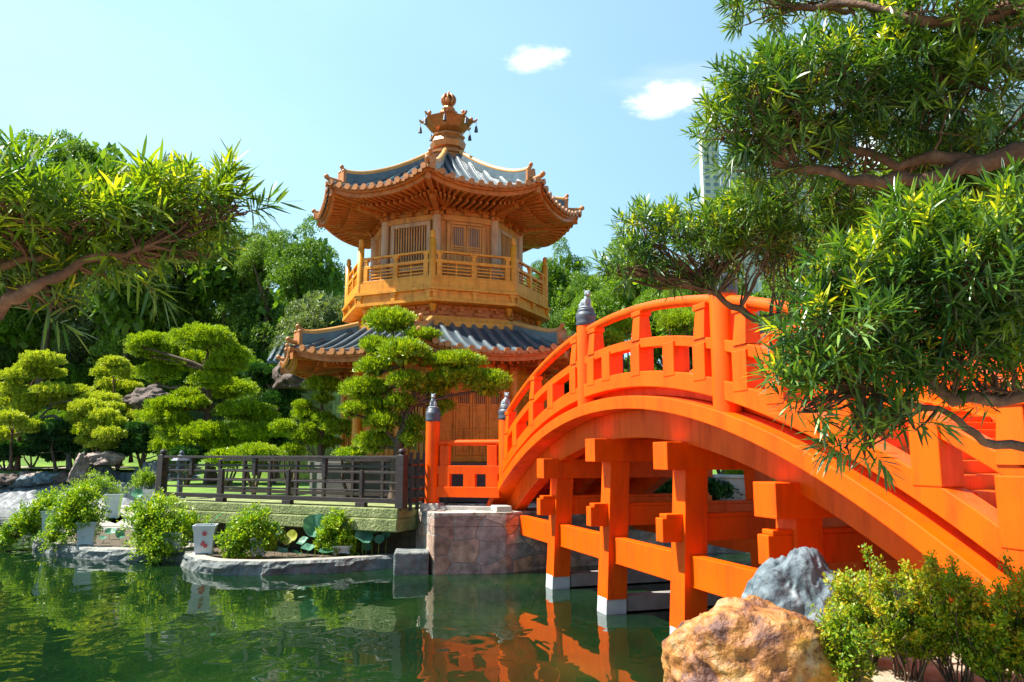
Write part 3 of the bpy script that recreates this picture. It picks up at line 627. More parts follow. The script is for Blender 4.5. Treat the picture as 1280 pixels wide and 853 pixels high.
        fs += [(0,1,2,3)[::-1], tuple(NH*4+q for q in (0,1,2,3))]
        mb.add(vs, fs)
        hip = mb.build('hip_ridge', M['tile'], roof, local=PL)
        cap.tube([p+ZZ*(l_+.03) for p, l_ in zip(pts, lift)], .095, 8); cap.build('ridge_cap', M['hip'], hip, local=PL)
        mb = MB(); e = pts[-1]; od = Vector((e.x-PC.x, e.y-PC.y, 0)).normalized(); tt = od.cross(ZZ)
        top = lift[-1]
        mb.frame(e-tt*.15-ZZ*.05+od*.0, tt*.30, od*.10, ZZ*(top+.06)); mb.frame(e-tt*.19+od*.101+ZZ*.0, tt*.38, od*.03, ZZ*(top-.05))
        mb.tube([e-od*.1+ZZ*(top+.04), e+od*.06+ZZ*(top+.1), e+od*.10+ZZ*(top+.17)], [.08, .07, .06], 8)
        for q in (-1, 1): mb.blob(e+tt*.12*q+od*.09+ZZ*(top), (.07, .05, .07), n=7)
        mb.blob(e+od*.10+ZZ*(top+.18), (.075, .075, .075), n=8)
        mb.build('ridge_ornament', M['terra'], hip, local=PL)
        mb = MB(); tip = [HP(te+(1-te)*i/4, .06+.02*i) for i in range(5)]; tip.append(tip[-1]+od*.06+ZZ*.05)
        mb.tube(tip, .075, 8); mb.blob(tip[-1], (.09, .09, .09), n=8); mb.build('ridge_tip', M['terra'], hip, local=PL)
        # corner beam under the hip
        mb = MB(); a = pc(k, wallR-.1, zwall-.02); b = HP(.97, -.33); mb.beam(a, b, .17, .2); mb.beam(a-ZZ*.22, a*.45+b*.55-ZZ*.20, .2, .2)
        mb.build('corner_beam', M['golddark'], roof, local=PL)
    # bracket sets on the columns and between
    for k in range(8):
        o, t = fd(k)
        for l in (-.9, 0, .9):
            mb = MB(); l2 = l*wallR/3.6; Aw = wallR*C8
            mb.frame(fp(k, l2-.10, Aw, zwall-.40), t*.2, o*.20, ZZ*.14); mb.frame(fp(k, l2-.25, Aw+.05, zwall-.25), t*.5, o*.12, ZZ*.12)
            mb.frame(fp(k, l2-.07, Aw, zwall-.12), t*.14, o*.5, ZZ*.12)
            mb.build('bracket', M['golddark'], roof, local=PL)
        c = pc(k, wallR, 0); a = PH+k*math.pi/4; od = Vector((math.sin(a), -math.cos(a), 0)); mb = MB()
        for r0, z, h in ((.34, zwall-.46, .12), (.5, zwall-.32, .12), (.72, zwall-.18, .12)):
            p = Vector((c.x, c.y, z)); mb.frame(p-od*.1-od.cross(ZZ)*.09, od*r0, od.cross(ZZ)*.18, ZZ*h)
            for q in (-1, 1):
                oo = (od+q*.9*od.cross(ZZ)).normalized(); mb.frame(p-oo.cross(ZZ)*.06, oo*r0*.8, oo.cross(ZZ)*.12, ZZ*h*.9)
        mb.build('corner_bracket', M['golddark'], roof, local=PL)
    return roof
low = make_roof('lower_roof', 3.75, 6.1, 7.05, 5.97, 6.30, .375, 3.62, 6.10, 1.35, 13)
mb = MB(); octo(mb, [(3.2, 6.8), (3.72, 7.0), (3.80, 7.02), (3.80, 7.20), (3.45, 7.24), (3.42, 7.42), (3.3, 7.43)]); pb(mb, 'roof_top_ledge', M['gold'])
mb = MB(); octo(mb, [(3.30, 7.4), (3.30, 7.86), (3.75, 7.87)]); pb(mb, 'waist_wall', M['golddark'])
for k in range(8):
    o, t = fd(k); A2 = 3.30*C8
    for l in (-.95, -.32, .32, .95):
        mb = MB(); mb.frame(fp(k, l-.08, A2, 7.60), t*.16, o*.14, ZZ*.10); mb.frame(fp(k, l-.2, A2, 7.49), t*.40, o*.07, ZZ*.11); mb.frame(fp(k, l-.26, A2, 7.70), t*.52, o*.07, ZZ*.10)
        pb(mb, 'waist_bracket', M['golddark'])
    mb = MB(); c = pc(k, 3.46, 0); mb.lathe([(.07, 7.55), (.15, 7.80)], (c.x, c.y, 0), 4); pb(mb, 'corbel', M['gold'])
# balcony
mb = MB(); octo(mb, [(3.80, 7.82), (3.90, 7.83), (3.90, 7.93), (3.80, 7.94), (3.80, 8.20), (3.93, 8.21), (3.93, 8.30), (3.82, 8.31), (3.82, 8.64), (3.3, 8.645)]); bal = pb(mb, 'balcony_band', M['gold'])
for k in range(8):
    for l in (-1.36, 0, 1.36):
        mb = MB(); A3 = 3.80*C8; mb.frame(fp(k, l-.07, A3, 7.94), fd(k)[1]*.14, fd(k)[0]*.07, ZZ*.26); mb.frame(fp(k, l-.12, A3, 8.12), fd(k)[1]*.24, fd(k)[0]*.085, ZZ*.08); mb.build('band_block', M['gold'], bal, local=PL)
    c = pc(k, 3.72, 0); mb = MB()
    mb.lathe([(.115, 8.3), (.115, 9.92), (.095, 9.93), (.06, 9.97), (.085, 10.0), (.10, 10.05), (.07, 10.10), (.085, 10.14), (.08, 10.19), (.02, 10.25)], (c.x, c.y, 0), 12); pb(mb, 'railing_post', M['gold'])
    A4 = 3.70*C8; hl = 3.70*math.sin(math.pi/8)-.1
    o, t = fd(k)
    for nm, z0, z1, th, wall in [('base_rail', 8.646, 8.72, .16, 0), ('middle_rail', 9.14, 9.25, .13, 0), ('top_rail', 9.48, 9.55, .12, 0)]:
        mb = MB(); mb.frame(fp(k, -hl, A4-th/2, z0), t*2*hl, o*th, ZZ*(z1-z0)); pb(mb, nm, M['gold'], bevel=.01)
    for l in (-hl+.12, 0, hl-.12):
        mb = MB(); mb.frame(fp(k, l-.085, A4-.08, 8.721), t*.17, o*.15, ZZ*.418); mb.frame(fp(k, l-.06, A4-.05, 9.25), t*.12, o*.1, ZZ*.16); mb.frame(fp(k, l-.11, A4-.06, 9.41), t*.22, o*.12, ZZ*.07); pb(mb, 'baluster', M['gold'])
    for q in (-1, 1):
        x0, x1 = (-hl+.21, -.09) if q < 0 else (.09, hl-.21)
        mb = MB()
        for z in (8.80, 8.91, 9.02): mb.frame(fp(k, x0, A4-.02, z), t*(x1-x0), o*.04, ZZ*.04)
        mb.frame(fp(k, (x0+x1)/2-.02, A4-.018, 8.721), t*.04, o*.036, ZZ*.42)
        pb(mb, 'rail_slats', M['gold'])
# upper storey
mb = MB(); octo(mb, [(2.68, 8.5), (2.68, 12.0)]); pb(mb, 'upper_wall', M['wall'])
for k in range(8):
    c = pc(k, 2.74, 0); mb = MB(); mb.lathe([(.15, 8.64), (.15, 11.35)], (c.x, c.y, 0), 14); pb(mb, 'column', M['frame'])
    A5 = 2.68*C8; hh = 2.7*math.sin(math.pi/8)-.13; o, t = fd(k)
    for z0, z1 in ((10.90, 11.10), (11.32, 11.42)):
        mb = MB(); mb.frame(fp(k, -hh, A5-.02, z0), t*2*hh, o*.12, ZZ*(z1-z0)); pb(mb, 'wall_rail', M['wall'], bevel=.01)
    if k % 2 == 0:
        door_leaf(k, -.56, -.006, 8.66, 10.78, A5+.01, 9.9, M['wall'], pan=(.22, .30, .58, .62)); door_leaf(k, .006, .56, 8.66, 10.78, A5+.01, 9.9, M['wall'], pan=(.22, .30, .58, .62))
        mb = MB()
        for x in (-.70, .57): mb.frame(fp(k, x, A5+.01, 8.65), t*.12, o*.09, ZZ*2.2)
        mb.frame(fp(k, -.70, A5+.01, 10.79), t*1.39, o*.09, ZZ*.09); pb(mb, 'door_frame', M['wall'])
    else:
        mb = MB()
        for x in (-.80, .66): mb.frame(fp(k, x, A5+.01, 9.30), t*.14, o*.10, ZZ*1.44)
        mb.frame(fp(k, -.80, A5+.01, 10.742), t*1.60, o*.10, ZZ*.14); mb.frame(fp(k, -.80, A5+.01, 9.16), t*1.60, o*.10, ZZ*.138); wf = pb(mb, 'window_frame', M['frame'])
        mb = MB(); mb.frame(fp(k, -.66, A5+.01, 9.30), t*1.32, o*.01, ZZ*1.44); mb.build('pane', M['glass'], wf, local=PL)
        mb = MB()
        for j in range(12): mb.frame(fp(k, -.62+j*.106, A5+.03, 9.30), t*.045, o*.045, ZZ*1.44)
        mb.build('bars', M['wall'], wf, local=PL)
up = make_roof('upper_roof', .80, 5.0, 14.0, 11.55, 11.96, .325, 2.68, 11.50, 1.6, 12)
# spire
mb = MB(); octo(mb, [(.84, 13.80), (.84, 13.98), (.72, 14.02), (.72, 14.20), (.78, 14.24), (.78, 14.32), (.56, 14.40), (.56, 14.46)]); sp = pb(mb, 'spire_base', M['bronze'])
mb = MB(); octo(mb, [(.48, 14.46), (.64, 14.54), (.70, 14.75), (.60, 14.95), (.66, 15.0), (.66, 15.06), (.4, 15.08)]); pb(mb, 'spire_bowl', M['bronze'])
mb = MB(); octo(mb, [(.34, 15.08), (.45, 15.18), (.68, 15.30), (.92, 15.60), (.98, 15.66), (.86, 15.70), (.40, 15.86), (.30, 15.95), (.38, 15.98), (.36, 16.08), (.22, 16.12), (.26, 16.2), (.2, 16.3)]); pb(mb, 'spire_canopy', M['bronze'])
for k in range(8):
    c = pc(k, .95, 15.66); a = PH+k*math.pi/4; od = Vector((math.sin(a), -math.cos(a), 0)); mb = MB()
    mb.tube([c-od*.1, c+od*.10+ZZ*.04, c+od*.17+ZZ*.12], [.06, .05, .04], 6); mb.blob(c-od*.05+ZZ*.13, (.07, .07, .09), n=6); pb(mb, 'canopy_horn', M['bronze'])
    mb = MB(); p = c+od*.14; mb.tube([p, p-ZZ*.2], .01, 4); mb.lathe([(.03, 0), (.05, -.06), (.07, -.2), (.08, -.24)][::-1], (p.x, p.y, p.z-.16), 8); pb(mb, 'wind_bell', M['slate'])
mb = MB(); ring = [Vector((PC.x+.25*math.cos(a), PC.y, 16.58+.25*math.sin(a))) for a in np.linspace(0, 2*math.pi, 25)]
mb.blob((PC.x, PC.y, 16.56), (.15, .15, .17))
for q_ in (.8, 2.35): mb.tube([Vector((PC.x+.25*math.cos(a)*math.cos(q_), PC.y+.25*math.cos(a)*math.sin(q_), 16.58+.25*math.sin(a))) for a in np.linspace(0, 2*math.pi, 25)], .045, 8, caps=False)
mb.tube(ring, .055, 8, caps=False); mb.tube([Vector((PC.x, PC.y+.25*math.cos(a), 16.58+.25*math.sin(a))) for a in np.linspace(0, 2*math.pi, 25)], .055, 8, caps=False); mb.lathe([(.1, 16.28), (.12, 16.34), (.05, 16.4), (.03, 16.5)], (PC.x, PC.y, 0), 10); mb.lathe([(.05, 16.8), (.06, 16.86), (.015, 16.97)], (PC.x, PC.y, 0), 8); pb(mb, 'spire_orb', M['bronze'])
# ---------------------------------------------------------------- low slab bridge and its brown fence
FA = Vector((-2.85, 19.95, 0)); FB = Vector((-10.75, 23.7, 0)); fdv = (FB-FA); FL = fdv.length; fdv.normalize(); fn = Vector((-fdv.y, fdv.x, 0))
if fn.y > 0: fn = -fn
mb = MB(); mb.frame(FA+ZZ*.93+fn*.18, fdv*(FL+.3), -fn*2.6, ZZ*.33); mb.frame(FA+ZZ*1.262+fn*.15, fdv*(FL+.3), -fn*2.55, ZZ*.26)
o = mb.build('slab_bridge', M['greenslab'], None, .03); tag(o, 'low mossy green rendered slab bridge under the brown timber fence', 'bridge')
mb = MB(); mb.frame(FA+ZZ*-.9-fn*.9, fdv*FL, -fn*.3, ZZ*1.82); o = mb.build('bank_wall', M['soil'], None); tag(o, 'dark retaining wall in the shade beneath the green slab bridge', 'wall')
fe = empty('timber_fence', (FA.x, FA.y, 1.53), 'long dark brown timber rail fence standing on the green slab bridge', 'fence'); FLc = Vector(fe.location)
def fpart(name, f): mb = MB(); f(mb); return mb.build(name, M['brown'], fe, .008, local=FLc)
fpart('bottom_rail', lambda m: m.beam(FA+ZZ*1.70, FB+ZZ*1.70, .14, .12)); fpart('top_rail', lambda m: m.beam(FA+ZZ*2.82, FB+ZZ*2.82, .20, .07))
for z in (2.58, 2.42): fpart('slat_rail', lambda m: m.beam(FA+ZZ*z, FB+ZZ*z, .05, .055))
for z in (2.16, 1.95): fpart('slat_rail', lambda m: m.beam(FA+ZZ*z, FB+ZZ*z, .05, .05))
NP = 7
for i in range(NP+1):
    c = FA+fdv*(FL*i/NP)
    if i in (0, NP): fpart('post', lambda m: (m.box((c.x, c.y, 2.2), (.24, .24, 1.36), math.atan2(fdv.y, fdv.x)), m.lathe([(.1, 2.88), (.06, 2.91), (.11, 2.95), (.09, 3.02), (.02, 3.05)], (c.x, c.y, 0), 10)))
    elif i % 2: 
        fpart('post', lambda m: m.box((c.x, c.y, 2.12), (.10, .11, .72), math.atan2(fdv.y, fdv.x)))
        fpart('foot_block', lambda m: m.box((c.x, c.y, 1.58), (.30, .16, .12), math.atan2(fdv.y, fdv.x)))
    else: fpart('post', lambda m: m.box((c.x, c.y, 2.54), (.12, .12, .50), math.atan2(fdv.y, fdv.x)))
# return fence to the red post
mb = MB(); fr = empty('fence_return', (FA.x, FA.y, 1.53), 'short dark brown fence return beside the tall red post', 'fence'); a = FA+Vector((.18, .1, 0)); b = Vector((-2.36, 20.75, 0))
for z, h in ((2.62, .06), (2.3, .05), (2.0, .05), (1.72, .1)): mb.beam(a+ZZ*z, b+ZZ*z, .06, h)
mb.build('rails', M['brown'], fr, local=FLc)
for q in (.1, .55, .98):
    mb = MB(); c = a*(1-q)+b*q; mb.box((c.x, c.y, 2.2), (.09, .09, 1.5)); mb.build('post', M['brown'], fr, local=FLc)
# far side fence of the slab bridge
f2 = empty('timber_fence', (FA.x+.9, FA.y+2.1, 1.53), 'second brown rail fence seen through the bars of the long fence', 'fence'); off = -fn*2.3
mb = MB()
for z, h in ((2.72, .07), (2.4, .05), (2.1, .05), (1.72, .1)): mb.beam(FA+off+ZZ*z, FB+off+ZZ*z, .08, h)
mb.build('rails', M['brown'], f2, local=Vector(f2.location))
for i in range(9):
    c = FA+off+fdv*(FL*i/8); mb = MB(); mb.box((c.x, c.y, 2.1), (.1, .1, 1.2), math.atan2(fdv.y, fdv.x)); mb.build('post', M['brown'], f2, local=Vector(f2.location))
# ---------------------------------------------------------------- foliage generators (numpy)
def unit(a): return a/np.maximum(np.linalg.norm(a, axis=1, keepdims=True), 1e-9)
def frames(d):
    ref = np.where(np.abs(d[:, 2:3]) > .9, np.array([[1., 0, 0]]), np.array([[0, 0, 1.]]))
    ref = ref+rng.normal(0, .5, d.shape); s = unit(np.cross(d, ref)); return s, np.cross(s, d)
def raw_mesh(name, V, Fq):
    me = bpy.data.meshes.new(name); n = len(V); m = len(Fq); k = Fq.shape[1]
    me.vertices.add(n); me.vertices.foreach_set('co', V.astype(np.float32).ravel())
    me.loops.add(m*k); me.loops.foreach_set('vertex_index', Fq.astype(np.int32).ravel())
    me.polygons.add(m); me.polygons.foreach_set('loop_start', np.arange(0, m*k, k, dtype=np.int32))
    try: me.polygons.foreach_set('loop_total', np.full(m, k, dtype=np.int32))
    except Exception: pass
    me.update(calc_edges=True); return me
def rhomb(P, D, length, width, name='leaf', bend=.0):
    """one pointed quad leaf per point P along direction D"""
    n = len(P); s, u = frames(D); L = np.broadcast_to(np.asarray(length, float).reshape(-1, 1), (n, 1)); W = np.broadcast_to(np.asarray(width, float).reshape(-1, 1), (n, 1))
    V = np.empty((n, 4, 3)); V[:, 0] = P; V[:, 1] = P+D*L*.5+s*W*.5+u*L*bend; V[:, 2] = P+D*L; V[:, 3] = P+D*L*.5-s*W*.5+u*L*bend
    return V.reshape(-1, 3), np.arange(n*4).reshape(n, 4)
def strap(P, D, L, W, droop):
    """long narrow leaf of two quads and a pointed end, bending with droop"""
    n = len(P); s = unit(np.cross(D, np.array([[0, 0, 1.]])+rng.normal(0, .35, (n, 3)))); L = L.reshape(-1, 1); W = W.reshape(-1, 1); dr = droop.reshape(-1, 1)
    V = np.empty((n, 8, 3)); dn = np.array([[0, 0, -1.]])
    for i, (t, ww) in enumerate([(0, .35), (.35, 1), (.72, .8), (1, .06)]):
        c = P+D*L*t+dn*L*dr*t*t
        V[:, 2*i] = c-s*W*ww*.5; V[:, 2*i+1] = c+s*W*ww*.5
    b = np.arange(n)[:, None, None]*8; q = np.array([[0,1,3,2],[2,3,5,4],[4,5,7,6]])[None]
    return V.reshape(-1, 3), (b+q).reshape(-1, 4)
def merge(parts):
    Vs, Fs, o = [], [], 0
    for V, F_ in parts: Vs.append(V); Fs.append(F_+o); o += len(V)
    return np.concatenate(Vs), np.concatenate(Fs)
def rdir(n): return unit(rng.normal(0, 1, (n, 3)))
def limb(mb, a, b, r0, r1, wob=.08, n=6, sides=6):
    a = Vector(a); b = Vector(b); L = (b-a).length; pts = []
    off = Vector((0, 0, 0))
    for i in range(n+1):
        t = i/n
        if 0 < i < n: off += Vector(rng.normal(0, wob*L/n**.5*.6, 3))
        pts.append(a.lerp(b, t)+off*math.sin(math.pi*min(t, .999))*1.0)
    mb.tube(pts, [r0+(r1-r0)*i/n for i in range(n+1)], sides)
    return pts
# ---- broad-leaved background trees: prototypes 1 m radius crown scaled later
def crown_mesh(name, seed, nblob=34, per=900, leaf=.04, flat=.85):
    r = np.random.default_rng(seed); parts = []
    for i in range(nblob):
        d = unit(r.normal(0, 1, (1, 3)))[0]; rr = r.uniform(.35, .86); c = d*rr*np.array([1, 1, flat]); br = r.uniform(.20, .36)*(1.1-.3*rr)
        n = int(per*(br/.28)**2)
        e = unit(r.normal(0, 1, (n, 3))); e[:, 2] = np.where(e[:, 2] < -.3, -e[:, 2], e[:, 2]); rad = br*r.uniform(.72, 1.12, (n, 1))
        P = c+e*rad*np.array([1, 1, .8]); D = unit(e*.5+r.normal(0, .8, (n, 3))+np.array([0, 0, .15]))
        parts.append(rhomb(P, D, r.uniform(.7, 1.3, n)*leaf, r.uniform(.7, 1.2, n)*leaf*.62))
    n = 1500; e = unit(r.normal(0, 1, (n, 3))); P = e*r.uniform(.1, .72, (n, 1))*np.array([1, 1, flat*.9]); parts.append(rhomb(P, unit(r.normal(0, 1, (n, 3))), .16, .11))
    V, F_ = merge(parts); return raw_mesh(name, V, F_)
PROTO = [crown_mesh('crown%d' % i, 40+i, nblob=nb_, flat=fl) for i, (nb_, fl) in enumerate([(34, .85), (40, 1.05), (30, .7), (38, .95)])]
def bgtree(px, ytop, wpx, Y, zb, ki, m, label, name='broadleaf_tree', bark='bark', asp=1.0):
    top = at(px, ytop, Y); rx = wpx/2/F*Y*1.05; H = top.z-zb; rz = min(rx*asp*1.45, H*.52)
    t = empty(name, (top.x, Y, zb), label, 'tree', 'trees behind the garden', rng.uniform(0, 6.28))
    me = PROTO[ki].copy(); me.materials.clear(); o = link('crown', me, M[m], t); o.scale = (rx, rx, rz); o.location = (0, 0, H-rz*1.0)
    mb = MB(); pts = limb(mb, (0, 0, -.3), (rng.normal(0, .2), rng.normal(0, .2), H-rz*1.1), .035*H*.5+.08, .09, .05)
    for i in range(6):
        e = rdir(1)[0]; e[2] = abs(e[2])*.6; q = Vector((e[0]*rx*.7, e[1]*rx*.7, H-rz+e[2]*rz*.6)); limb(mb, pts[-3 if i % 2 else -2], q, .10, .03, .12, 5, 5)
    mb.build('trunk', M[bark], t)
    return t
BG = [  # px, ytop, width px, depth, ground z, proto, material, label
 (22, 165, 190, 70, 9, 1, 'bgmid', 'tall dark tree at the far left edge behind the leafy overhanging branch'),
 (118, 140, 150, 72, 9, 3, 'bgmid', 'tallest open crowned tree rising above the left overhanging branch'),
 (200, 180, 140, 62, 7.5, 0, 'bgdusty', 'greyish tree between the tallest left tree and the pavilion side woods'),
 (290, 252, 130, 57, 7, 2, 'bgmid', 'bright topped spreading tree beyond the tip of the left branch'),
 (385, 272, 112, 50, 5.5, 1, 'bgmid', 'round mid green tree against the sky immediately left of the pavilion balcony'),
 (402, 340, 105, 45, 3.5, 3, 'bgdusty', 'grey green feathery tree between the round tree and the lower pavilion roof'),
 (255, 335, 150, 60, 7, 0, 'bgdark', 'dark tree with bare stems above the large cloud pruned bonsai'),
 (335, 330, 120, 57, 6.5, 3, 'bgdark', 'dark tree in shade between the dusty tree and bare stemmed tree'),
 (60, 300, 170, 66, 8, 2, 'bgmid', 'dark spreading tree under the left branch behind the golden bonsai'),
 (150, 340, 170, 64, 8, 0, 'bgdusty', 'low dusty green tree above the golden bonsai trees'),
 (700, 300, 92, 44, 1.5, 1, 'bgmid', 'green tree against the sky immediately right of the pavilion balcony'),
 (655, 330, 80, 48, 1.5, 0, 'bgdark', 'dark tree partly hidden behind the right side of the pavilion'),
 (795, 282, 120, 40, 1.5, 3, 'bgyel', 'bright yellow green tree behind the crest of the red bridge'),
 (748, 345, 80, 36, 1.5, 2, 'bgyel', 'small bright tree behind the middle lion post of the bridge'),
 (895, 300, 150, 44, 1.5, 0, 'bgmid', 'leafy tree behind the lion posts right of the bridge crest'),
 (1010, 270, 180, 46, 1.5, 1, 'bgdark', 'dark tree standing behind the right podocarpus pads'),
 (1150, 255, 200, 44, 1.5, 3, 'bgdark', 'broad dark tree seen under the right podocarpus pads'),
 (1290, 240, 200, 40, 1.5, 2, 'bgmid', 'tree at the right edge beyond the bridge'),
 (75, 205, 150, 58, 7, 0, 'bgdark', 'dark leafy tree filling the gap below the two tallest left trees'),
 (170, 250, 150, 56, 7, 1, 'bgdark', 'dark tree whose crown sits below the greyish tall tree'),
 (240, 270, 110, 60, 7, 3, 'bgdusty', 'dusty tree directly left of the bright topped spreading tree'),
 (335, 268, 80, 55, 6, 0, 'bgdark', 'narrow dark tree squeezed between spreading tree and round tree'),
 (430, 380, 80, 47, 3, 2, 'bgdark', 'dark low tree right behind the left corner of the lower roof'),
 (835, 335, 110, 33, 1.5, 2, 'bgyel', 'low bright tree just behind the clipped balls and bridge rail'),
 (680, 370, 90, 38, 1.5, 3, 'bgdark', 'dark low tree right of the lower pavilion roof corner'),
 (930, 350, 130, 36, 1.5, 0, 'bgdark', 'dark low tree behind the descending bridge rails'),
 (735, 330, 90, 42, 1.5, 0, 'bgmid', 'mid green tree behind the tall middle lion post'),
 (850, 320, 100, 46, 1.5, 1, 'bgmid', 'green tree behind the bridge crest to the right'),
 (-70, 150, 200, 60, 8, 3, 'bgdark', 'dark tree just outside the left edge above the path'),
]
for b in BG: bgtree(*b)
# understorey shrubs on the hillside, one by one
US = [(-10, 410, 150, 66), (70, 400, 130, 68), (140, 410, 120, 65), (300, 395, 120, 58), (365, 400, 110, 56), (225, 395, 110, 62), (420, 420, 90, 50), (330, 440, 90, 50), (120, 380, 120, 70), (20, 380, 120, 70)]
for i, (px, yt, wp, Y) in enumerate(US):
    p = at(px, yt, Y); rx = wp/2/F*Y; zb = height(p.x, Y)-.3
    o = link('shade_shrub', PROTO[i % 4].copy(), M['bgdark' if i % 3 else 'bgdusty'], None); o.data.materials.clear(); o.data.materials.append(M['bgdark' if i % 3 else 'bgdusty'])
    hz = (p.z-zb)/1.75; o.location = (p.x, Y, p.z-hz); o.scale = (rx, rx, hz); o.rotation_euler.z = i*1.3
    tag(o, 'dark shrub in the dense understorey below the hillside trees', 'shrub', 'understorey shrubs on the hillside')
# ---- cloud-pruned trees -------------------------------------------------
def pad_leaves(c, rx, ry, rz, n, L, W, up=.9, parts=None):
    e = rdir(n); low = e[:, 2] < -.25; e[low, 2] *= -1
    sh = rng.uniform(.68, 1.02, (n, 1)); lump = 1+.13*np.sin(e[:, :1]*7+c[0])*np.cos(e[:, 1:2]*6+c[1])+.10*np.sin(e[:, :1]*15+e[:, 1:2]*13)
    P = np.array(c)+e*sh*lump*np.array([rx, ry, rz])
    P[:, 2] = np.maximum(P[:, 2], c[2]-rz*.30+rng.uniform(-.1, .1, n)*rz)
    D = unit(e*.8+np.array([0, 0, up])+rng.normal(0, .55, (n, 3)))
    parts.append(rhomb(P, D, rng.uniform(.6, 1.3, n)*L, W*1.25))
def cloud_tree(name, label, pads, Y, trunk, tw, m, group, zb=None, L=.1, W=.035, dens=1.0, bark='bark', cat='tree', djit=.9):
    tp = [at(x, y, Y) for x, y in trunk]
    if zb is not None: tp[0].z = zb
    t = empty(name, tp[0], label, cat, group); T0 = tp[0]
    parts = []; mb = MB(); tl = [p-T0 for p in tp]
    # smooth the trunk
    sm = [tl[0]]
    for a, b in zip(tl, tl[1:]):
        for q in (1, 2, 3): sm.append(a.lerp(b, q/3)+Vector(rng.normal(0, tw*.12, 3)))
    mb.tube(sm, [tw*(1-.72*i/(len(sm)-1))*(1.5 if i == 0 else 1) for i in range(len(sm))], 8)
    for i, (cx, cy, wd, ht) in enumerate(pads):
        near = min(range(len(tp)), key=lambda j: abs(trunk[j][0]-cx)+abs(trunk[j][1]-cy)*.5)
        off = (rng.uniform(-1, 1))*djit*min(2.0, .8*wd/F*Y)
        c = at(cx, cy, Y+off)-T0; rx = wd/2/F*Y; rz = ht/2/F*Y*1.05; area = rx*rx*3+rx*rz*3
        pad_leaves((c.x, c.y, c.z-.0*rz), rx, rx*.9, rz, int(area*dens*1500*(0.1/L)), L, W, parts=parts)
        # inner fill
        n = int(area*160); e = rdir(n); P = np.array(c)+e*rng.uniform(.1, .7, (n, 1))*np.array([rx, rx*.85, rz]); P[:, 2] = np.maximum(P[:, 2], c.z-rz*.35)
        parts.append(rhomb(P, rdir(n), L*1.9, L*1.1))
        # branch to the pad from the trunk, fanning below it
        st = sm[min(len(sm)-1, max(1, near*3-1))]; e1 = Vector((c.x, c.y, c.z-rz*.35))
        pts = limb(mb, st, e1, tw*.34, tw*.14, .10, 5, 6)
        for q in range(5):
            a = rng.uniform(0, 6.28); limb(mb, pts[-2 if q % 2 else -1], e1+Vector((math.cos(a)*rx*.6, math.sin(a)*rx*.5, rz*.35)), tw*.13, tw*.05, .1, 3, 4)
    V, F_ = merge(parts); link('crown', raw_mesh('pads', V, F_), M[m], t); mb.build('trunk', M[bark], t)
    return t
GC = 'cloud pruned bonsai trees on the garden slope'
PINE = [(488,405,68,36),(470,434,42,24),(528,422,46,20),(504,444,62,36),(568,455,72,26),(467,462,46,28),(509,479,50,26),(559,477,52,26),(611,483,56,36),(457,490,66,32),(467,511,46,26),(440,515,30,20),(478,530,50,28),(518,536,30,30),(468,556,52,30),(514,552,30,20),(552,510,30,20),(590,472,36,20),(500,505,36,22),(540,492,36,20)]
cloud_tree('pine_tree', 'large cloud pruned pine in front of the golden pavilion with many flat needle pads', PINE, 21.9, [(494,606),(497,580),(499,550),(508,520),(520,495),(508,470),(498,448),(490,420)], .17, 'pine', GC, zb=1.4, L=.11, W=.026, dens=1.3, djit=.5)
B1 = [(253,427,76,36),(190,430,58,26),(180,440,40,24),(213,444,62,32),(240,456,72,34),(196,470,52,34),(288,445,48,24),(282,460,50,30),(234,496,36,20),(246,505,30,18),(286,490,70,30),(262,478,50,24),(217,508,60,22),(205,525,60,26),(193,520,34,18),(220,543,50,28),(305,517,70,28),(318,544,78,26),(330,525,40,20),(258,545,60,30),(175,432,30,20),(275,560,50,22)]
cloud_tree('cloud_pruned_tree', 'largest bright green cloud pruned tree on the slope left of the pavilion', B1, 38, [(266,578),(262,560),(258,535),(262,505),(258,480),(256,450)], .30, 'pine', GC, zb=1.5, L=.11, W=.04, dens=1.0)
B2 = [(337,480,44,22),(320,466,40,20),(352,502,48,26),(356,535,34,18),(345,468,30,14),(368,490,26,16),(330,508,30,16),(345,520,40,20)]
cloud_tree('cloud_pruned_tree', 'smaller darker cloud pruned tree tucked right behind the largest one', B2, 42, [(345,572),(344,540),(340,500),(336,480)], .2, 'pinedark', GC, zb=1.6, L=.11, W=.04)
B3 = [(404,484,48,24),(403,500,26,12),(378,508,24,14),(383,520,38,22),(355,535,34,18),(381,548,42,20),(424,536,46,20),(366,563,28,16),(404,525,30,16),(438,540,24,14),(408,555,40,16),(390,536,30,14)]
cloud_tree('cloud_pruned_tree', 'small many tiered cloud pruned tree beside the left corner of the pavilion wall', B3, 26.5, [(402,580),(401,556),(404,530),(402,505),(404,490)], .11, 'pine', GC, zb=1.45, L=.085, W=.025, dens=1.3, djit=.5)
Y1 = [(52,452,50,22),(36,462,34,18),(20,472,40,20),(14,490,44,20),(60,468,40,16),(44,500,54,26),(30,512,36,18),(8,505,30,18),(62,490,34,16)]
cloud_tree('golden_bonsai', 'golden leaved bonsai nearest the left edge above the stone edged path', Y1, 47, [(24,560),(25,540),(26,515),(40,480),(50,460)], .14, 'yel', 'golden bonsai trees on the lawn', zb=1.9, L=.12, W=.05, dens=.8, bark='redbark', djit=1)
Y2 = [(142,456,34,18),(130,468,34,18),(158,468,34,18),(140,482,40,20),(165,485,26,14)]
cloud_tree('golden_bonsai', 'small upright golden bonsai next to the brown boulder', Y2, 50, [(143,520),(143,500),(142,465)], .12, 'yel', 'golden bonsai trees on the lawn', zb=3.0, L=.12, W=.05, dens=.8, bark='redbark')
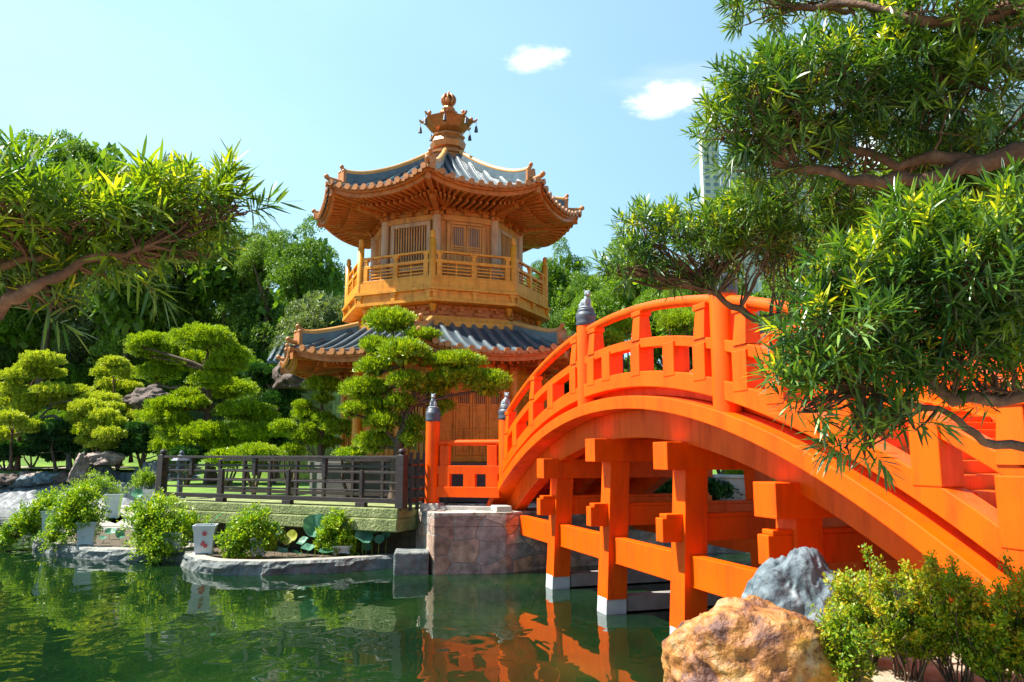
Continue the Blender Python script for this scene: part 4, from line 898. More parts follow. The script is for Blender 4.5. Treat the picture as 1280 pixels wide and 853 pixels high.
Y3 = [(65,490,44,20),(95,492,46,20),(125,502,48,22),(110,512,46,22),(85,508,40,18),(140,512,30,16),(100,525,36,16)]
cloud_tree('golden_bonsai', 'wide golden bonsai with a bent bare trunk in the middle of the lawn', Y3, 46, [(90,552),(84,532),(68,520),(50,522),(66,505),(95,500)], .14, 'yel', 'golden bonsai trees on the lawn', zb=2.0, L=.12, W=.05, dens=.7, bark='greybark')
Y4 = [(130,522,36,20),(118,536,42,22),(136,545,38,20),(108,552,26,14),(128,558,36,14),(145,530,24,16)]
cloud_tree('golden_bonsai', 'low golden bonsai standing just above the slate palisade', Y4, 44.5, [(122,578),(122,560),(125,540)], .12, 'yel', 'golden bonsai trees on the lawn', zb=2.2, L=.12, W=.05, dens=.8, bark='redbark')
D1 = [(68,536,36,18),(50,548,36,16),(80,550,30,14),(62,560,46,16),(40,565,30,12),(88,562,26,12),(72,572,40,12)]
cloud_tree('dark_pine', 'low dark green pine beside the path at the left', D1, 45.5, [(70,592),(68,578),(64,560),(68,545)], .12, 'pinedark', GC, zb=1.9, L=.13, W=.04)
D2 = [(178,535,36,16),(165,548,40,18),(195,550,40,18),(180,560,56,20),(205,565,30,14),(158,565,24,14)]
cloud_tree('dark_pine', 'dark green pine right behind the slate palisade', D2, 44.5, [(180,592),(180,570),(180,545)], .14, 'pinedark', GC, zb=2.0, L=.13, W=.04)
# round clipped balls
def ball(px, py, wp, hp, Y, label, m='pine', name='clipped_shrub', L=.08, W=.025, group='round clipped shrubs'):
    c = at(px, py, Y); rx = wp/2/F*Y; rz = hp/2/F*Y*1.2; zb = height(c.x, Y)-.05
    t = empty(name, (c.x, c.y, zb), label, 'shrub', group); parts = []; cz = c.z-zb
    n = int((rx*rx*4+rx*rz*4)*1500*(.08/L)); pad_leaves((0, 0, cz), rx, rx, rz, n, L, W, parts=parts)
    n2 = n//6; e = rdir(n2); parts.append(rhomb(np.array((0, 0, cz))+e*rng.uniform(.1, .7, (n2, 1))*np.array([rx, rx, rz]), rdir(n2), L*2, L*1.2))
    V, F_ = merge(parts); link('crown', raw_mesh('ball', V, F_), M[m], t)
    mb = MB()
    for q in range(5): a = q*1.26; limb(mb, (0, 0, 0), (math.cos(a)*rx*.6, math.sin(a)*rx*.6, cz), .07, .02, .08, 4, 5)
    mb.build('stem', M['bark'], t)
ball(320, 566, 52, 18, 28, 'flat clipped hedge ball showing above the left half of the fence'); ball(365, 567, 34, 16, 27, 'small clipped ball above the middle of the fence', L=.07)
ball(437, 570, 40, 16, 24, 'bright low shrub in front of the yellow pavilion wall', m='bush', L=.07)
ball(776, 412, 60, 30, 26, 'upper pale clipped ball seen between bridge posts'); ball(762, 428, 40, 26, 25, 'lower pale clipped ball behind the bridge rail'); ball(848, 406, 54, 34, 27, 'round clipped ball framed between tall baluster and bridge post')
ball(725, 405, 40, 30, 34, 'loose yellow green shrub left of the black capped bridge post', m='bgyel', L=.16, W=.08); ball(960, 470, 70, 60, 30, 'dark clipped shrub behind the bridge on the right', m='pinedark')
# ---------------------------------------------------------------- rocks
def rock(name, c, rad, m, label, seed=0, sub=5, rough=.28, group=None, cat='rock', flatb=.5, tilt=0, taper=0):
    import bmesh
    bm = bmesh.new(); bmesh.ops.create_icosphere(bm, subdivisions=sub, radius=1)
    o3 = Vector((seed*7.3, seed*3.1, seed*1.7))
    for v in bm.verts:
        p = v.co.copy(); n = mnoise.noise(p*1.1+o3)*rough*1.6+mnoise.noise(p*2.6+o3)*rough*.7-abs(mnoise.noise(p*4.5+o3))*rough*.62+mnoise.noise(p*11+o3)*rough*.13-abs(mnoise.noise(p*19+o3))*rough*.10+mnoise.noise(p*33+o3)*rough*.05
        q = p*(1+n); k = mnoise.cell(p*1.0+o3)
        tk = 1-taper*max(-.3, q.z); q = Vector((q.x*rad[0]*tk, q.y*rad[1]*tk, q.z*rad[2]))
        if q.z < -rad[2]*flatb: q.z = -rad[2]*flatb
        v.co = q
    me = bpy.data.meshes.new(name); bm.to_mesh(me); bm.free(); me.polygons.foreach_set('use_smooth', [True]*len(me.polygons))
    o = link(name, me, M[m]); o.location = c; o.rotation_euler.y = tilt; return tag(o, label, cat, group)
GY = 1.25
rock('boulder', (1.90, 6.0, 1.15), (.78, .62, .70), 'orangerock', 'big rounded orange and cream weathered boulder in the foreground', 3, 6, .145, flatb=.8)
rock('boulder', (2.98, 8.2, 1.25), (.66, .5, .70), 'greyrock', 'pointed blue grey boulder behind the orange one', 14, 6, .2, taper=.5, flatb=.7)
rock('boulder', (3.5, 7.6, 1.2), (.28, .25, .35), 'greyrock', 'small pale grey stone at the foot of the pointed boulder', 5, 4, .25, flatb=.7)
rock('hill_boulder', at(190, 503, 47), (1.6, 1.2, 1.1), 'cliff', 'brown layered boulder on the slope behind the largest cloud pruned tree', 11, 5, .3)
rock('hill_boulder', at(385, 470, 40), (1.6, 1.2, 1.4), 'cliff', 'craggy brown outcrop left of the pavilion wall', 13, 5, .35)
rock('standing_rock', at(98, 592, 43), (.45, .4, 1.15), 'pinkrock', 'pale upright rock at the left end of the slate palisade', 17, 5, .3, tilt=.3)
rock('standing_rock', at(133, 575, 44), (1.05, .7, .55), 'pinkrock', 'pinkish rock lying on top of the slate palisade', 19, 5, .3)
for i, (x, y, r_) in enumerate([(35, 603, .55), (12, 601, .6), (58, 600, .6), (80, 599, .5), (-12, 603, .7), (66, 606, .35), (24, 606, .4)]):
    rock('shore_rock', at(x, y, 44.6), (r_*1.5, r_, r_*.75), 'cliff' if i % 2 else 'greyrock', 'dark rounded rock edging the lawn above the gravel beach', 23+i, 4, .3, 'rocks edging the lawn')
rock('shore_rock', at(37, 598, 44.9), (.9, .6, .45), 'pinkrock', 'pinkish flat rock among the dark rocks edging the lawn', 31, 4, .3)
# ---------------------------------------------------------------- slate palisade
pal = empty('slate_palisade', (*at(160, 600, 44.5).xy, 0), 'curved wall of upright blue grey slate stones at the far end of the pond', 'wall')
for row, (y0, y1, x0, x1, n, top) in enumerate([(43.6, 42.0, 104, 214, 24, 1.75), (44.6, 43.4, 112, 216, 20, 2.45)]):
    for i in range(n):
        t = i/(n-1); px = x0+(x1-x0)*t; Y = y0+(y1-y0)*t+.5*math.sin(t*5); p = at(px, 600, Y); mb = MB(); wd = .27
        zt = top*(.86+.14*math.sin(t*9+row))+rng.uniform(-.12, .12); 
        mb.lathe([(wd*.95, -.5), (wd, .3), (wd*.9, zt-.1), (wd*.6, zt)], (p.x+rng.normal(0, .04), p.y+rng.normal(0, .06), 0), 7, a0=rng.uniform(0, 1), sm=False)
        mb.build('slate_stone', M['palisade'], pal, local=Vector(pal.location))
# stone lantern by the end of the fence
lp = at(227, 572, 24.6); lt = empty('stone_lantern', (lp.x, lp.y, 1.45), 'small dark stone lantern standing behind the left end of the fence', 'lantern')
for nm, pr in [('base', [(.22, 0), (.2, .1), (.09, .14), (.09, .85), (.2, .92), (.22, .98)]), ('lamp_box', [(.15, .98), (.15, 1.25)]), ('cap', [(.32, 1.25), (.2, 1.36), (.06, 1.44), (.08, 1.5), (.02, 1.58)])]:
    mb = MB(); mb.lathe(pr, (0, 0, 0), 6, sm=False); mb.build(nm, M['slate'], lt)
# ---------------------------------------------------------------- islands with kerbs
def island(name, pts, zt, wd, label, fill='soil', top='kerbtop'):
    """closed rough kerb ring; pts = outer outline, fill at a lower level"""
    c = sum((Vector((*p, 0)) for p in pts), Vector((0,0,0)))/len(pts); n = len(pts); sub = []
    for i in range(n):          # catmull-rom
        p = [Vector((*pts[(i+k) % n], 0)) for k in (-1, 0, 1, 2)]
        for q in range(6):
            t = q/6; sub.append(.5*((2*p[1])+(-p[0]+p[2])*t+(2*p[0]-5*p[1]+4*p[2]-p[3])*t*t+(-p[0]+3*p[1]-3*p[2]+p[3])*t**3))
    N_ = len(sub); inner = []
    for i in range(N_):
        tg = (sub[(i+1) % N_]-sub[i-1]).normalized(); nn = Vector((-tg.y, tg.x, 0))
        if (c-sub[i]).dot(nn) < 0: nn = -nn
        inner.append(sub[i]+nn*wd)
    mb = MB(); V = []; prof = [(-.04, -.6), (.0, .02), (.0, zt*.5), (.0, zt-.07), (.05, zt)]
    for i in range(N_):
        nn = (inner[i]-sub[i]).normalized()
        for j, (d_, z) in enumerate(prof):
            jit = mnoise.noise((sub[i].x*2.1, sub[i].y*2.1, j*1.3))*.09+mnoise.noise((sub[i].x*6, sub[i].y*6, j*3.3))*.04
            V.append(sub[i]+nn*(d_+(jit if j < 4 else jit*.5))+ZZ*(z+.01*mnoise.noise((sub[i].x, sub[i].y, 3))))
        V.append(inner[i]+ZZ*(zt+.002)); V.append(inner[i]+ZZ*(zt-.25))
    K = len(prof)+2; fs = []; 
    fl = (inner[0]-sub[0]).cross(sub[1]-sub[0]).z > 0
    for i in range(N_):
        a = i*K; b = ((i+1) % N_)*K
        for j in range(K-1):
            f = (a+j, b+j, b+j+1, a+j+1); mb.f.append(f if not fl else f[::-1]); mb.m.append(1 if j == len(prof)-1 else 0); mb.s.append(False)
    mb.v = [tuple(v) for v in V]; o = mb.build(name, [M['kerb'], M[top]]); tag(o, label, 'island')
    o2 = MB(); o2.add([tuple(p+ZZ*(zt-.10)) for p in inner], [tuple(range(N_)) if not fl else tuple(range(N_))]); o2.build('bed', M[fill], o)
    return o
IA = [onz(x, y, 0)[:2] for x, y in [(514, 708), (470, 712), (420, 716), (370, 718), (320, 719.5), (270, 718.5), (240, 714), (227, 706)]]
IA = IA+[onz(x, y, 0)[:2] for x, y in [(238, 697), (290, 689), (380, 687), (470, 687), (520, 690)]]
island('stone_island', IA, .32, .42, 'long low kerbed stone planter island of lotus in front of the green slab')
IB = [onz(x, y, 0)[:2] for x, y in [(250, 700), (180, 702), (120, 700), (80, 696), (46, 688), (44, 681), (70, 675), (110, 668), (160, 667), (200, 672), (250, 680)]]
island('stone_island', IB, .30, .5, 'kerbed stone planter island with potted bushes at the left')
ICp = [onz(x, y, 0)[:2] for x, y in [(118, 668), (100, 660), (104, 650), (135, 644), (170, 645), (184, 652), (176, 663), (150, 670)]]
island('stone_island', ICp, .28, .9, 'small round pale stone island in the middle of the planters', fill='kerbtop')
ID = [onz(x, y, 0)[:2] for x, y in [(122, 640), (150, 642), (212, 640), (216, 632), (170, 631), (130, 632)]]
island('stone_island', ID, .28, .5, 'farthest flat stone island in front of the slate palisade', fill='kerbtop')
mb = MB(); mb.box((-2.5, 19.55, .2), (.85, .9, .66), .1); o = mb.build('stone_block', M['kerb'], None, .04); tag(o, 'squared grey stone block between the lotus island and the quay', 'block')
# ---------------------------------------------------------------- pots and bushes
def pot(px, py, z, h, wtop, Y=None, label='', flower=False, rz=.3):
    b = onz(px, py, z); 
    if Y: b = at(px, py, Y); b.z = z
    t = empty('planter_pot', b, label, 'pot', 'white square planter pots', rz)
    mb = MB(); wb = wtop*.78; s2 = math.sqrt(.5)
    mb.lathe([(wb*s2, .03), (wb*s2*.98, .06), (wtop*s2*.9, h*.75), (wtop*s2*1.02, h-.05), (wtop*s2*1.06, h), (wtop*s2*.9, h), (wtop*s2*.86, h-.06)], (0, 0, 0), 4, a0=math.pi/4, sm=False); mb.build('body', M['pot'], t, .01)
    mb = MB(); mb.prism([(-wtop*.42, -wtop*.42), (wtop*.42, -wtop*.42), (wtop*.42, wtop*.42), (-wtop*.42, wtop*.42)], h-.08, h-.05); mb.build('soil', M['soil'], t)
    for q in range(4):
        mb = MB(); a = math.pi/4+q*math.pi/2; mb.box((math.cos(a)*wb*.6, math.sin(a)*wb*.6, .02), (.08, .08, .04), a); mb.build('foot', M['pot'], t)
    if flower:
        mb = MB()
        for (fx, fz, fr) in [(.02, h*.72, .055), (-.02, h*.36, .045), (.05, h*.30, .05), (0, h*.42, .035)]:
            for k in range(6):
                a = k*math.pi/3; cx = fx+math.cos(a)*fr*.7; cz = fz+math.sin(a)*fr*.7
                y_ = -(wb*.5+(wtop*.92*.5*1.0-wb*.5)*min(1, cz/(h*.75))*1.0)-.028
                mb.box((cx, y_, cz), (fr*.75, .006, fr*.75))
        mb.build('flower_motif', M['flower'], t)
    return t, b
def bush(base, blobs, n, label, m='bush', name='potted_bush', L=.085, W=.05, group='bushes in the planter pots', stem=.03):
    t = empty(name, base, label, 'bush', group); parts = []; mb = MB(); B = Vector(base)
    for (c, r_, f) in blobs:
        c = Vector(c)-B; k = int(n*f); nt_ = max(6, k//26)
        # sprigs: clusters of leaves at twig ends
        e = rdir(nt_); ctr = np.array(c)+e*rng.uniform(.35, 1.3, (nt_, 1))**1.3*r_*np.array([1, .9, .8])
        rep = 26; P = np.repeat(ctr, rep, 0)+rng.normal(0, r_*.10+.012, (nt_*rep, 3)); D = unit(np.repeat(e, rep, 0)*.6+rng.normal(0, .7, (nt_*rep, 3))+np.array([0, 0, .5]))
        parts.append(rhomb(P, D, rng.uniform(.6, 1.25, len(P))*L, rng.uniform(.8, 1.2, len(P))*W))
        pts = limb(mb, (0, 0, 0), c, stem, stem*.5, .12, 4, 6)
        for q in range(0, nt_, max(1, nt_//14)): limb(mb, pts[-1 if q % 2 else -2], ctr[q], stem*.4, stem*.15, .08, 2, 4)
    V, F_ = merge(parts); link('foliage', raw_mesh('foliage', V, F_), M[m], t); mb.build('stem', M['greybark'], t); return t
def bl(px, py, rpx, Y): return (at(px, py, Y), rpx/F*Y*1.08)
zk = .32
t, b = pot(255, 692, zk, .74, .56, label='white flared pot painted with red flowers on the lotus island', flower=True, rz=.25)
mb = MB(); tl_ = empty('arched_leaf', b+Vector((.12, 0, .7)), 'bluish leaf on a thin stalk rising from the flower painted pot', 'leaf')
P = np.array([[0, 0, 0.]]); mb.tube([(0,0,-.1), (.04,0,.1), (.14,0,.2)], .012, 5); mb.add([(.13,0,.18), (.16,-.07,.26), (.30,-.05,.34), (.34,0,.33), (.28,.06,.31)], [(0,1,2,3,4)]); mb.build('blade', M['lotus'], tl_)
Yb = b.y
t, b = pot(322, 694, zk, .46, .40, label='half hidden pale pot beneath the rounded bush on the lotus island')
Y = b.y; bush(b+ZZ*.4, [(*bl(316, 656, 19, Y), .25), (*bl(300, 674, 18, Y), .25), (*bl(326, 680, 18, Y), .22), (*bl(318, 668, 20, Y), .2), (*bl(336, 668, 12, Y), .1), (*bl(292, 692, 11, Y-.2), .08)], 9000, 'rounded yellow green bush in the middle of the lotus island')
t, b = pot(427, 692, zk, .22, .5, label='shallow pale tray pot near the quay end of the lotus island')
Y = b.y; bush(b+ZZ*.2, [(*bl(424, 654, 14, Y), .3), (*bl(436, 668, 14, Y), .3), (*bl(412, 672, 13, Y), .25), (*bl(428, 682, 15, Y), .2)], 7000, 'darker upright bush in the shallow tray pot near the quay')
t, b = pot(215, 688, .3, .5, .5, label='pot almost hidden by the broad bush between both islands')
Y = b.y; bush(b+ZZ*.45, [(*bl(195, 640, 22, Y), .2), (*bl(185, 665, 24, Y), .22), (*bl(215, 662, 26, Y), .22), (*bl(240, 655, 15, Y), .1), (*bl(200, 685, 20, Y-.3), .16), (*bl(178, 648, 18, Y), .1)], 13000, 'broad dark green bush spilling between both islands', m='bush')
t, b = pot(108, 681, .3, .66, .52, label='white pot with a tiny red mark at the front edge of the left island')
Y = b.y; bush(b+ZZ*.6, [(*bl(95, 632, 20, Y), .2), (*bl(112, 645, 18, Y), .18), (*bl(82, 650, 18, Y), .16), (*bl(66, 672, 14, Y), .12), (*bl(98, 660, 18, Y), .16), (*bl(104, 620, 14, Y), .1)], 11000, 'bright bush over the red marked pot at the left island')
t, b = pot(66, 676, .3, .9, .62, label='large white pot behind the trailing bush at the left end')
Y = b.y; bush(b+ZZ*.85, [(*bl(48, 640, 16, Y), .2), (*bl(30, 655, 14, Y), .2), (*bl(14, 668, 12, Y), .15), (*bl(60, 630, 14, Y), .15), (*bl(40, 662, 12, Y), .15), (*bl(2, 678, 8, Y), .08)], 9000, 'trailing bright bush leaning left over the water')
t, b = pot(140, 648, .28, .98, .62, label='tall white pot on the small round pale island')
Y = b.y+.6; bush(b+ZZ*.9+Vector((-.3,.5,0)), [(*bl(110, 608, 17, Y), .25), (*bl(92, 620, 15, Y), .2), (*bl(128, 606, 14, Y), .2), (*bl(140, 616, 12, Y), .15), (*bl(104, 632, 12, Y), .15)], 8000, 'spreading bright bush behind the tall white pot', L=.07, W=.04)
t, b = pot(188, 621, .3, .78, .72, Y=41.0, label='farthest white pot in front of the slate palisade')
b.z = .3; Y = b.y; bush(b+ZZ*.7, [(*bl(184, 596, 10, Y), .4), (*bl(174, 604, 9, Y), .3), (*bl(190, 600, 7, Y), .25)], 4000, 'small round bush in the farthest white pot', L=.09, W=.05)
# lotus leaves
def lotus(px, py, rpx, Y, tilt, az, label, old=False, zb=.2):
    c = at(px, py, Y); t = empty('lotus_leaf', (c.x, c.y, zb), label, 'lotus', 'lotus leaves in the island bed'); r_ = rpx/F*Y*1.25; h = c.z-zb
    mb = MB(); vs = [(0, 0, -.42*r_)]; n = 20
    for ring_ in (.5, 1):
        for k in range(n): a = 2*math.pi*k/n; vs.append((math.cos(a)*r_*ring_, math.sin(a)*r_*ring_, (-.20 if ring_ < 1 else .03)*r_+.13*r_*math.sin(3*a+px)*ring_+.05*r_*math.sin(7*a)*ring_))
    fs = [(0, 1+k, 1+(k+1) % n) for k in range(n)]+[(1+k, 1+n+k, 1+n+(k+1) % n, 1+(k+1) % n) for k in range(n)]
    q = Matrix.Rotation(az, 3, 'Z') @ Matrix.Rotation(tilt, 3, 'X'); mb.add([q @ Vector(v)+Vector((0, 0, h)) for v in vs], fs, 0, True)
    mb.build('blade', M['lotusold' if old else 'lotus'], t)
    mb = MB(); mb.tube([(0, 0, -.05), (rng.normal(0, .03), rng.normal(0, .03), h*.5), q @ Vector((0, 0, -.42*r_))+Vector((0, 0, h))], .008, 5); mb.build('stalk', M['bush'], t)
LT = [(395, 657, 13, 20.6, .95, .5, 'large tilted lotus leaf left of the dark bush'), (362, 672, 8, 20.6, 1.0, -.4, 'yellowing lotus leaf beside the rounded bush', True), (466, 658, 9, 20.4, .8, .1, 'cupped lotus leaf highest near the quay'), (455, 670, 9, 20.3, .7, .5, 'cupped lotus leaf just right of the dark bush'), (474, 674, 5.5, 20.3, .7, 0, 'small cupped lotus leaf nearest the quay'), (420, 661, 9, 20.8, .4, 0, 'lotus leaf behind the top of the dark bush'),
      (353, 688, 5, 20.2, .5, .5, 'small low lotus leaf at the front left of the bed'), (385, 684, 7, 20.3, .3, 0, 'low lotus leaf in the bed centre'), (408, 688, 7, 20.2, .15, 0, 'flat lotus leaf in the bed near the shallow pot'), (458, 682, 6, 20.4, .9, .9, 'drooping lotus leaf behind the kerb near the quay'), (290, 662, 7, 20.6, .6, 1, 'lotus leaf left of the rounded bush'), (372, 690, 5, 20.3, .3, 2, 'lowest little lotus leaf behind the kerb'),
      (138, 664, 5, 25, .6, .3, 'lotus leaf inside the left island'), (128, 672, 4, 24, .3, .3, 'tiny lotus leaf behind the red marked pot'), (150, 668, 5, 24.5, .9, 1.0, 'folded lotus leaf right of the left island pots'), (172, 617, 6, 40.5, .7, .3, 'bluish lotus leaf by the farthest pot')]
for l in LT: lotus(*l)
# ---------------------------------------------------------------- foreground podocarpus trees
def shoots(P, A, nl, L, W, slen):
    """whorled strap leaves along short shoots"""
    n = len(P); s, u = frames(A); i = np.tile(np.arange(nl), n); k = np.repeat(np.arange(n), nl); t = i/(nl-1)
    az = i*2.39996+np.repeat(rng.uniform(0, 6.28, n), nl)+rng.normal(0, .25, n*nl)
    th = np.radians(82-56*t+rng.normal(0, 9, n*nl))
    sc = np.repeat(rng.uniform(.75, 1.2, n), nl)
    B = P[k]+A[k]*(t*slen*sc)[:, None]
    D = unit(A[k]*np.cos(th)[:, None]+(s[k]*np.cos(az)[:, None]+u[k]*np.sin(az)[:, None])*np.sin(th)[:, None])
    return strap(B, D, L*sc*rng.uniform(.7, 1.15, n*nl)*(1-.25*np.abs(t-.45)), np.full(n*nl, W)*sc, rng.uniform(0, .28, n*nl))
def pod_pads(blobs, L=.11, W=.011, dens=150, nl=17, lean=(0, 0, 0), slen=.10):
    leaf, new, ends = [], [], []
    for (px, py, rpx, rpy, Y, ry) in blobs:
        c = np.array(at(px, py, Y)); rx, rz = rpx/F*Y, rpy/F*Y
        n = int(dens*(rx*rz*2+rx*ry*2+rz*ry*2)*1.5)
        e = rdir(n); keep = (e[:, 2] > -.35) | (rng.uniform(0, 1, n) < .3); e = e[keep]; n = len(e)
        fr = rng.uniform(.62, 1.0, (n, 1)); lump = 1+.12*np.sin(e[:, :1]*6+c[0]*3)*np.cos(e[:, 2:3]*5+c[1])+.08*np.sin(e[:, 1:2]*11)
        P = c+e*fr*lump*np.array([rx, ry, rz]); A = unit(e*.75+np.array([0, 0, .55])+np.array(lean)+rng.normal(0, .38, (n, 3)))
        nw = (rng.uniform(0, 1, n) < .22) & (e[:, 2] > .1)
        leaf.append(shoots(P[~nw], A[~nw], nl, L, W, slen)); 
        if nw.any(): new.append(shoots(P[nw], A[nw], nl-4, L*.75, W*.95, slen*.7))
        ends.append((c, rx, ry, rz, P, A))
    return leaf, new, ends
def pod_tree(name, label, base, limbs, blobs, L, W, dens, lean, tw=.14, nl=17, slen=.10, twig=.0045, m='pod', sec=3.2):
    t = empty(name, base, label, 'tree'); B = np.array(base)
    leaf, new, ends = pod_pads(blobs, L, W, dens, nl, lean, slen)
    V, F_ = merge(leaf); me = raw_mesh('leaves', V-B, F_); link('crown', me, M[m], t)
    V, F_ = merge(new); link('new_shoots', raw_mesh('new', V-B, F_), M['podnew'], t)
    # trunk and boughs
    tr = MB(); trunk = [Vector(p)-Vector(base) for p in limbs[0]]
    tr.tube(trunk, [tw*(1.35-.75*i/(len(trunk)-1)) for i in range(len(trunk))], 10); tr.build('trunk', M['redbark'], t)
    nodes = []
    for lm in limbs[1:]:
        mb = MB(); pts = [Vector(p)-Vector(base) for p in lm['p']]; r0, r1 = lm['r']; sm = [pts[0]]
        for a, b in zip(pts, pts[1:]):
            for q in range(1, 5): sm.append(a.lerp(b, q/4)+Vector(rng.normal(0, r0*.22, 3)))
        mb.tube(sm, [r0+(r1-r0)*i/(len(sm)-1)+rng.normal(0, r0*.05) for i in range(len(sm))], 9)
        mb.build('bough', M['redbark'], t); nodes += sm
    nd = np.array([tuple(v) for v in nodes])+B
    br = MB()
    for (c, rx, ry, rz, P, A) in ends:
        # secondary branches from nearest bough nodes fanning under the pad, then twigs to the shoots
        m = 14; hubs = []
        for q in range(m):
            e = rdir(1)[0]; h = c+np.array([e[0]*rx*.62, e[1]*ry*.62, rz*(-.35+.35*abs(e[2]))])
            j = np.argsort(np.linalg.norm(nd-h, axis=1))[:4]; st = nd[rng.choice(j)]
            pts = limb(br, st-B, h-B, twig*sec, twig*sec*.45, .13, 6, 6); hubs += [np.array(p)+B for p in pts[2:]]
        hubs = np.array(hubs)
        for k in range(0, len(P), 2):
            d = np.linalg.norm(hubs-P[k], axis=1); j = int(np.argmin(d))
            if d[j] < rx*1.2: limb(br, hubs[j]-B, P[k]-B, twig*1.5, twig*.7, .07, 3, 4)
    br.build('twigs', M['redbark'], t); return t
RB = (3.55, 4.0, 1.2)
def pt(px, py, Y): return tuple(at(px, py, Y))
rl = [[RB, (3.5, 4.1, 2.2), (3.3, 4.15, 3.4), (3.42, 4.2, 4.6), (3.3, 4.2, 5.6), (3.1, 4.3, 6.3)],
      dict(p=[(3.38, 4.2, 4.55), pt(1300, 185, 4.3), pt(1225, 205, 4.4), pt(1150, 228, 4.45), pt(1060, 222, 4.45), pt(980, 205, 4.5)], r=(.075, .022)),
      dict(p=[pt(1225, 205, 4.4), pt(1170, 195, 4.5), pt(1120, 205, 4.6), pt(1040, 180, 4.7), pt(960, 165, 4.6)], r=(.045, .014)),
      dict(p=[pt(1320, 100, 4.3), pt(1250, 85, 4.4), pt(1200, 95, 4.5), pt(1100, 110, 4.6)], r=(.07, .02)),
      dict(p=[(3.36, 4.15, 3.8), pt(1250, 330, 5.0), pt(1150, 395, 5.3), pt(1060, 408, 5.5), pt(1000, 398, 5.6), pt(945, 398, 5.6), pt(905, 378, 5.6), pt(870, 345, 5.6)], r=(.06, .02)),
      dict(p=[(3.38, 4.05, 3.1), pt(1330, 470, 3.3), pt(1270, 498, 3.1), pt(1190, 500, 3.0), pt(1130, 455, 3.0), pt(1085, 430, 2.9)], r=(.035, .012)),
      dict(p=[pt(1320, 540, 3.2), pt(1262, 556, 3.0), pt(1225, 552, 2.95), pt(1190, 515, 2.9), pt(1120, 505, 2.9), pt(1060, 470, 2.9)], r=(.022, .008)),
      dict(p=[(3.3, 4.2, 5.6), pt(1240, 20, 4.2), pt(1150, 30, 4.2), pt(1080, 5, 4.4), pt(1000, 8, 4.6)], r=(.05, .015)),
      dict(p=[pt(1150, -30, 4.6), pt(1060, 15, 4.8), pt(990, 5, 4.8)], r=(.03, .012))]
blobs_R = [(955, 145, 75, 68, 4.4, .34), (1040, 120, 85, 72, 4.6, .42), (1130, 110, 85, 78, 4.6, .42), (1205, 120, 65, 75, 4.5, .34), (1000, 95, 60, 42, 4.3, .26), (925, 165, 45, 42, 4.5, .2), (1190, 200, 46, 30, 4.7, .22),
           (952, 205, 38, 24, 4.6, .24), (1000, 190, 60, 30, 4.7, .3), (1075, 195, 55, 26, 4.8, .3), (1240, 60, 50, 50, 4.6, .3), (955, 8, 50, 22, 4.8, .25), (1030, 0, 60, 22, 4.8, .25), (1170, 20, 60, 42, 4.2, .3), (1250, 15, 50, 50, 4.1, .3), (1110, 40, 50, 32, 4.6, .25),
           (950, 264, 50, 22, 5.4, .25), (1000, 258, 70, 30, 5.4, .3), (1085, 258, 70, 36, 5.4, .3), (1170, 215, 60, 30, 5.2, .3), (1240, 200, 60, 46, 5.0, .3), (1260, 270, 60, 50, 5.0, .3), (860, 305, 62, 48, 5.5, .32), (930, 305, 72, 56, 5.7, .38), (1010, 310, 70, 56, 5.8, .38), (1080, 320, 60, 55, 5.7, .35), (805, 300, 36, 40, 5.5, .2), (785, 335, 32, 22, 5.4, .16), (1200, 250, 90, 56, 5.6, .35), (1130, 280, 60, 50, 5.9, .3)]
rt = pod_tree('podocarpus_tree', 'large pruned podocarpus with layered leafy pads reaching in from the right edge above the bridge', RB, rl[:5]+rl[7:], blobs_R, .112, .0132, 180, (-.25, -.1, .1), twig=.0035, sec=2.6)
RB2 = (2.95, 3.2, 1.25)
rl2 = [[RB2, (2.95, 3.25, 1.9), (3.0, 3.25, 2.6), (2.9, 3.2, 3.3), (2.8, 3.15, 3.9)], rl[5], rl[6], dict(p=[(2.9, 3.2, 3.3), pt(1290, 380, 3.0), pt(1220, 360, 2.9), pt(1150, 350, 2.9)], r=(.03, .012))]
rl2[1]['p'][0] = (2.98, 3.25, 2.9); rl2[2]['p'][0] = (3.0, 3.25, 2.75)
blobs_D = [(1050, 425, 72, 62, 2.9, .22), (1120, 370, 85, 78, 3.0, .26), (1200, 350, 85, 85, 2.9, .26), (1270, 320, 60, 95, 2.8, .22), (1090, 470, 72, 52, 3.0, .2), (1170, 440, 80, 58, 3.1, .22), (1260, 430, 60, 62, 3.1, .2), (1115, 530, 42, 26, 2.9, .12), (1010, 470, 38, 34, 2.9, .13), (1235, 480, 50, 32, 3.1, .14), (1140, 290, 32, 40, 2.9, .12), (1060, 345, 34, 30, 2.95, .12), (1075, 555, 30, 20, 2.85, .09), (1010, 510, 26, 18, 2.85, .09)]
pod_tree('podocarpus_tree', 'nearer podocarpus bough with long bright leaves covering the right end of the bridge', RB2, rl2, blobs_D, .105, .0105, 300, (-.3, -.1, .15), tw=.07, nl=17, slen=.09, twig=.003, sec=2.4)
LB = (-2.9, 2.6, 1.25)
ll = [[LB, (-2.85, 2.6, 2.2), (-2.7, 2.65, 3.0), (-2.75, 2.7, 3.8)],
      dict(p=[(-2.8, 2.62, 2.9), pt(-90, 420, 2.6), pt(-20, 392, 2.5), pt(20, 372, 2.45), pt(70, 345, 2.45), pt(120, 322, 2.5), pt(185, 310, 2.5)], r=(.032, .008)),
      dict(p=[pt(-40, 400, 2.55), pt(40, 355, 2.6), pt(90, 340, 2.65), pt(130, 322, 2.7), pt(170, 300, 2.7)], r=(.018, .006)),
      dict(p=[pt(-60, 360, 2.5), pt(10, 330, 2.5), pt(60, 320, 2.55), pt(90, 300, 2.5), pt(150, 280, 2.5)], r=(.016, .006))]
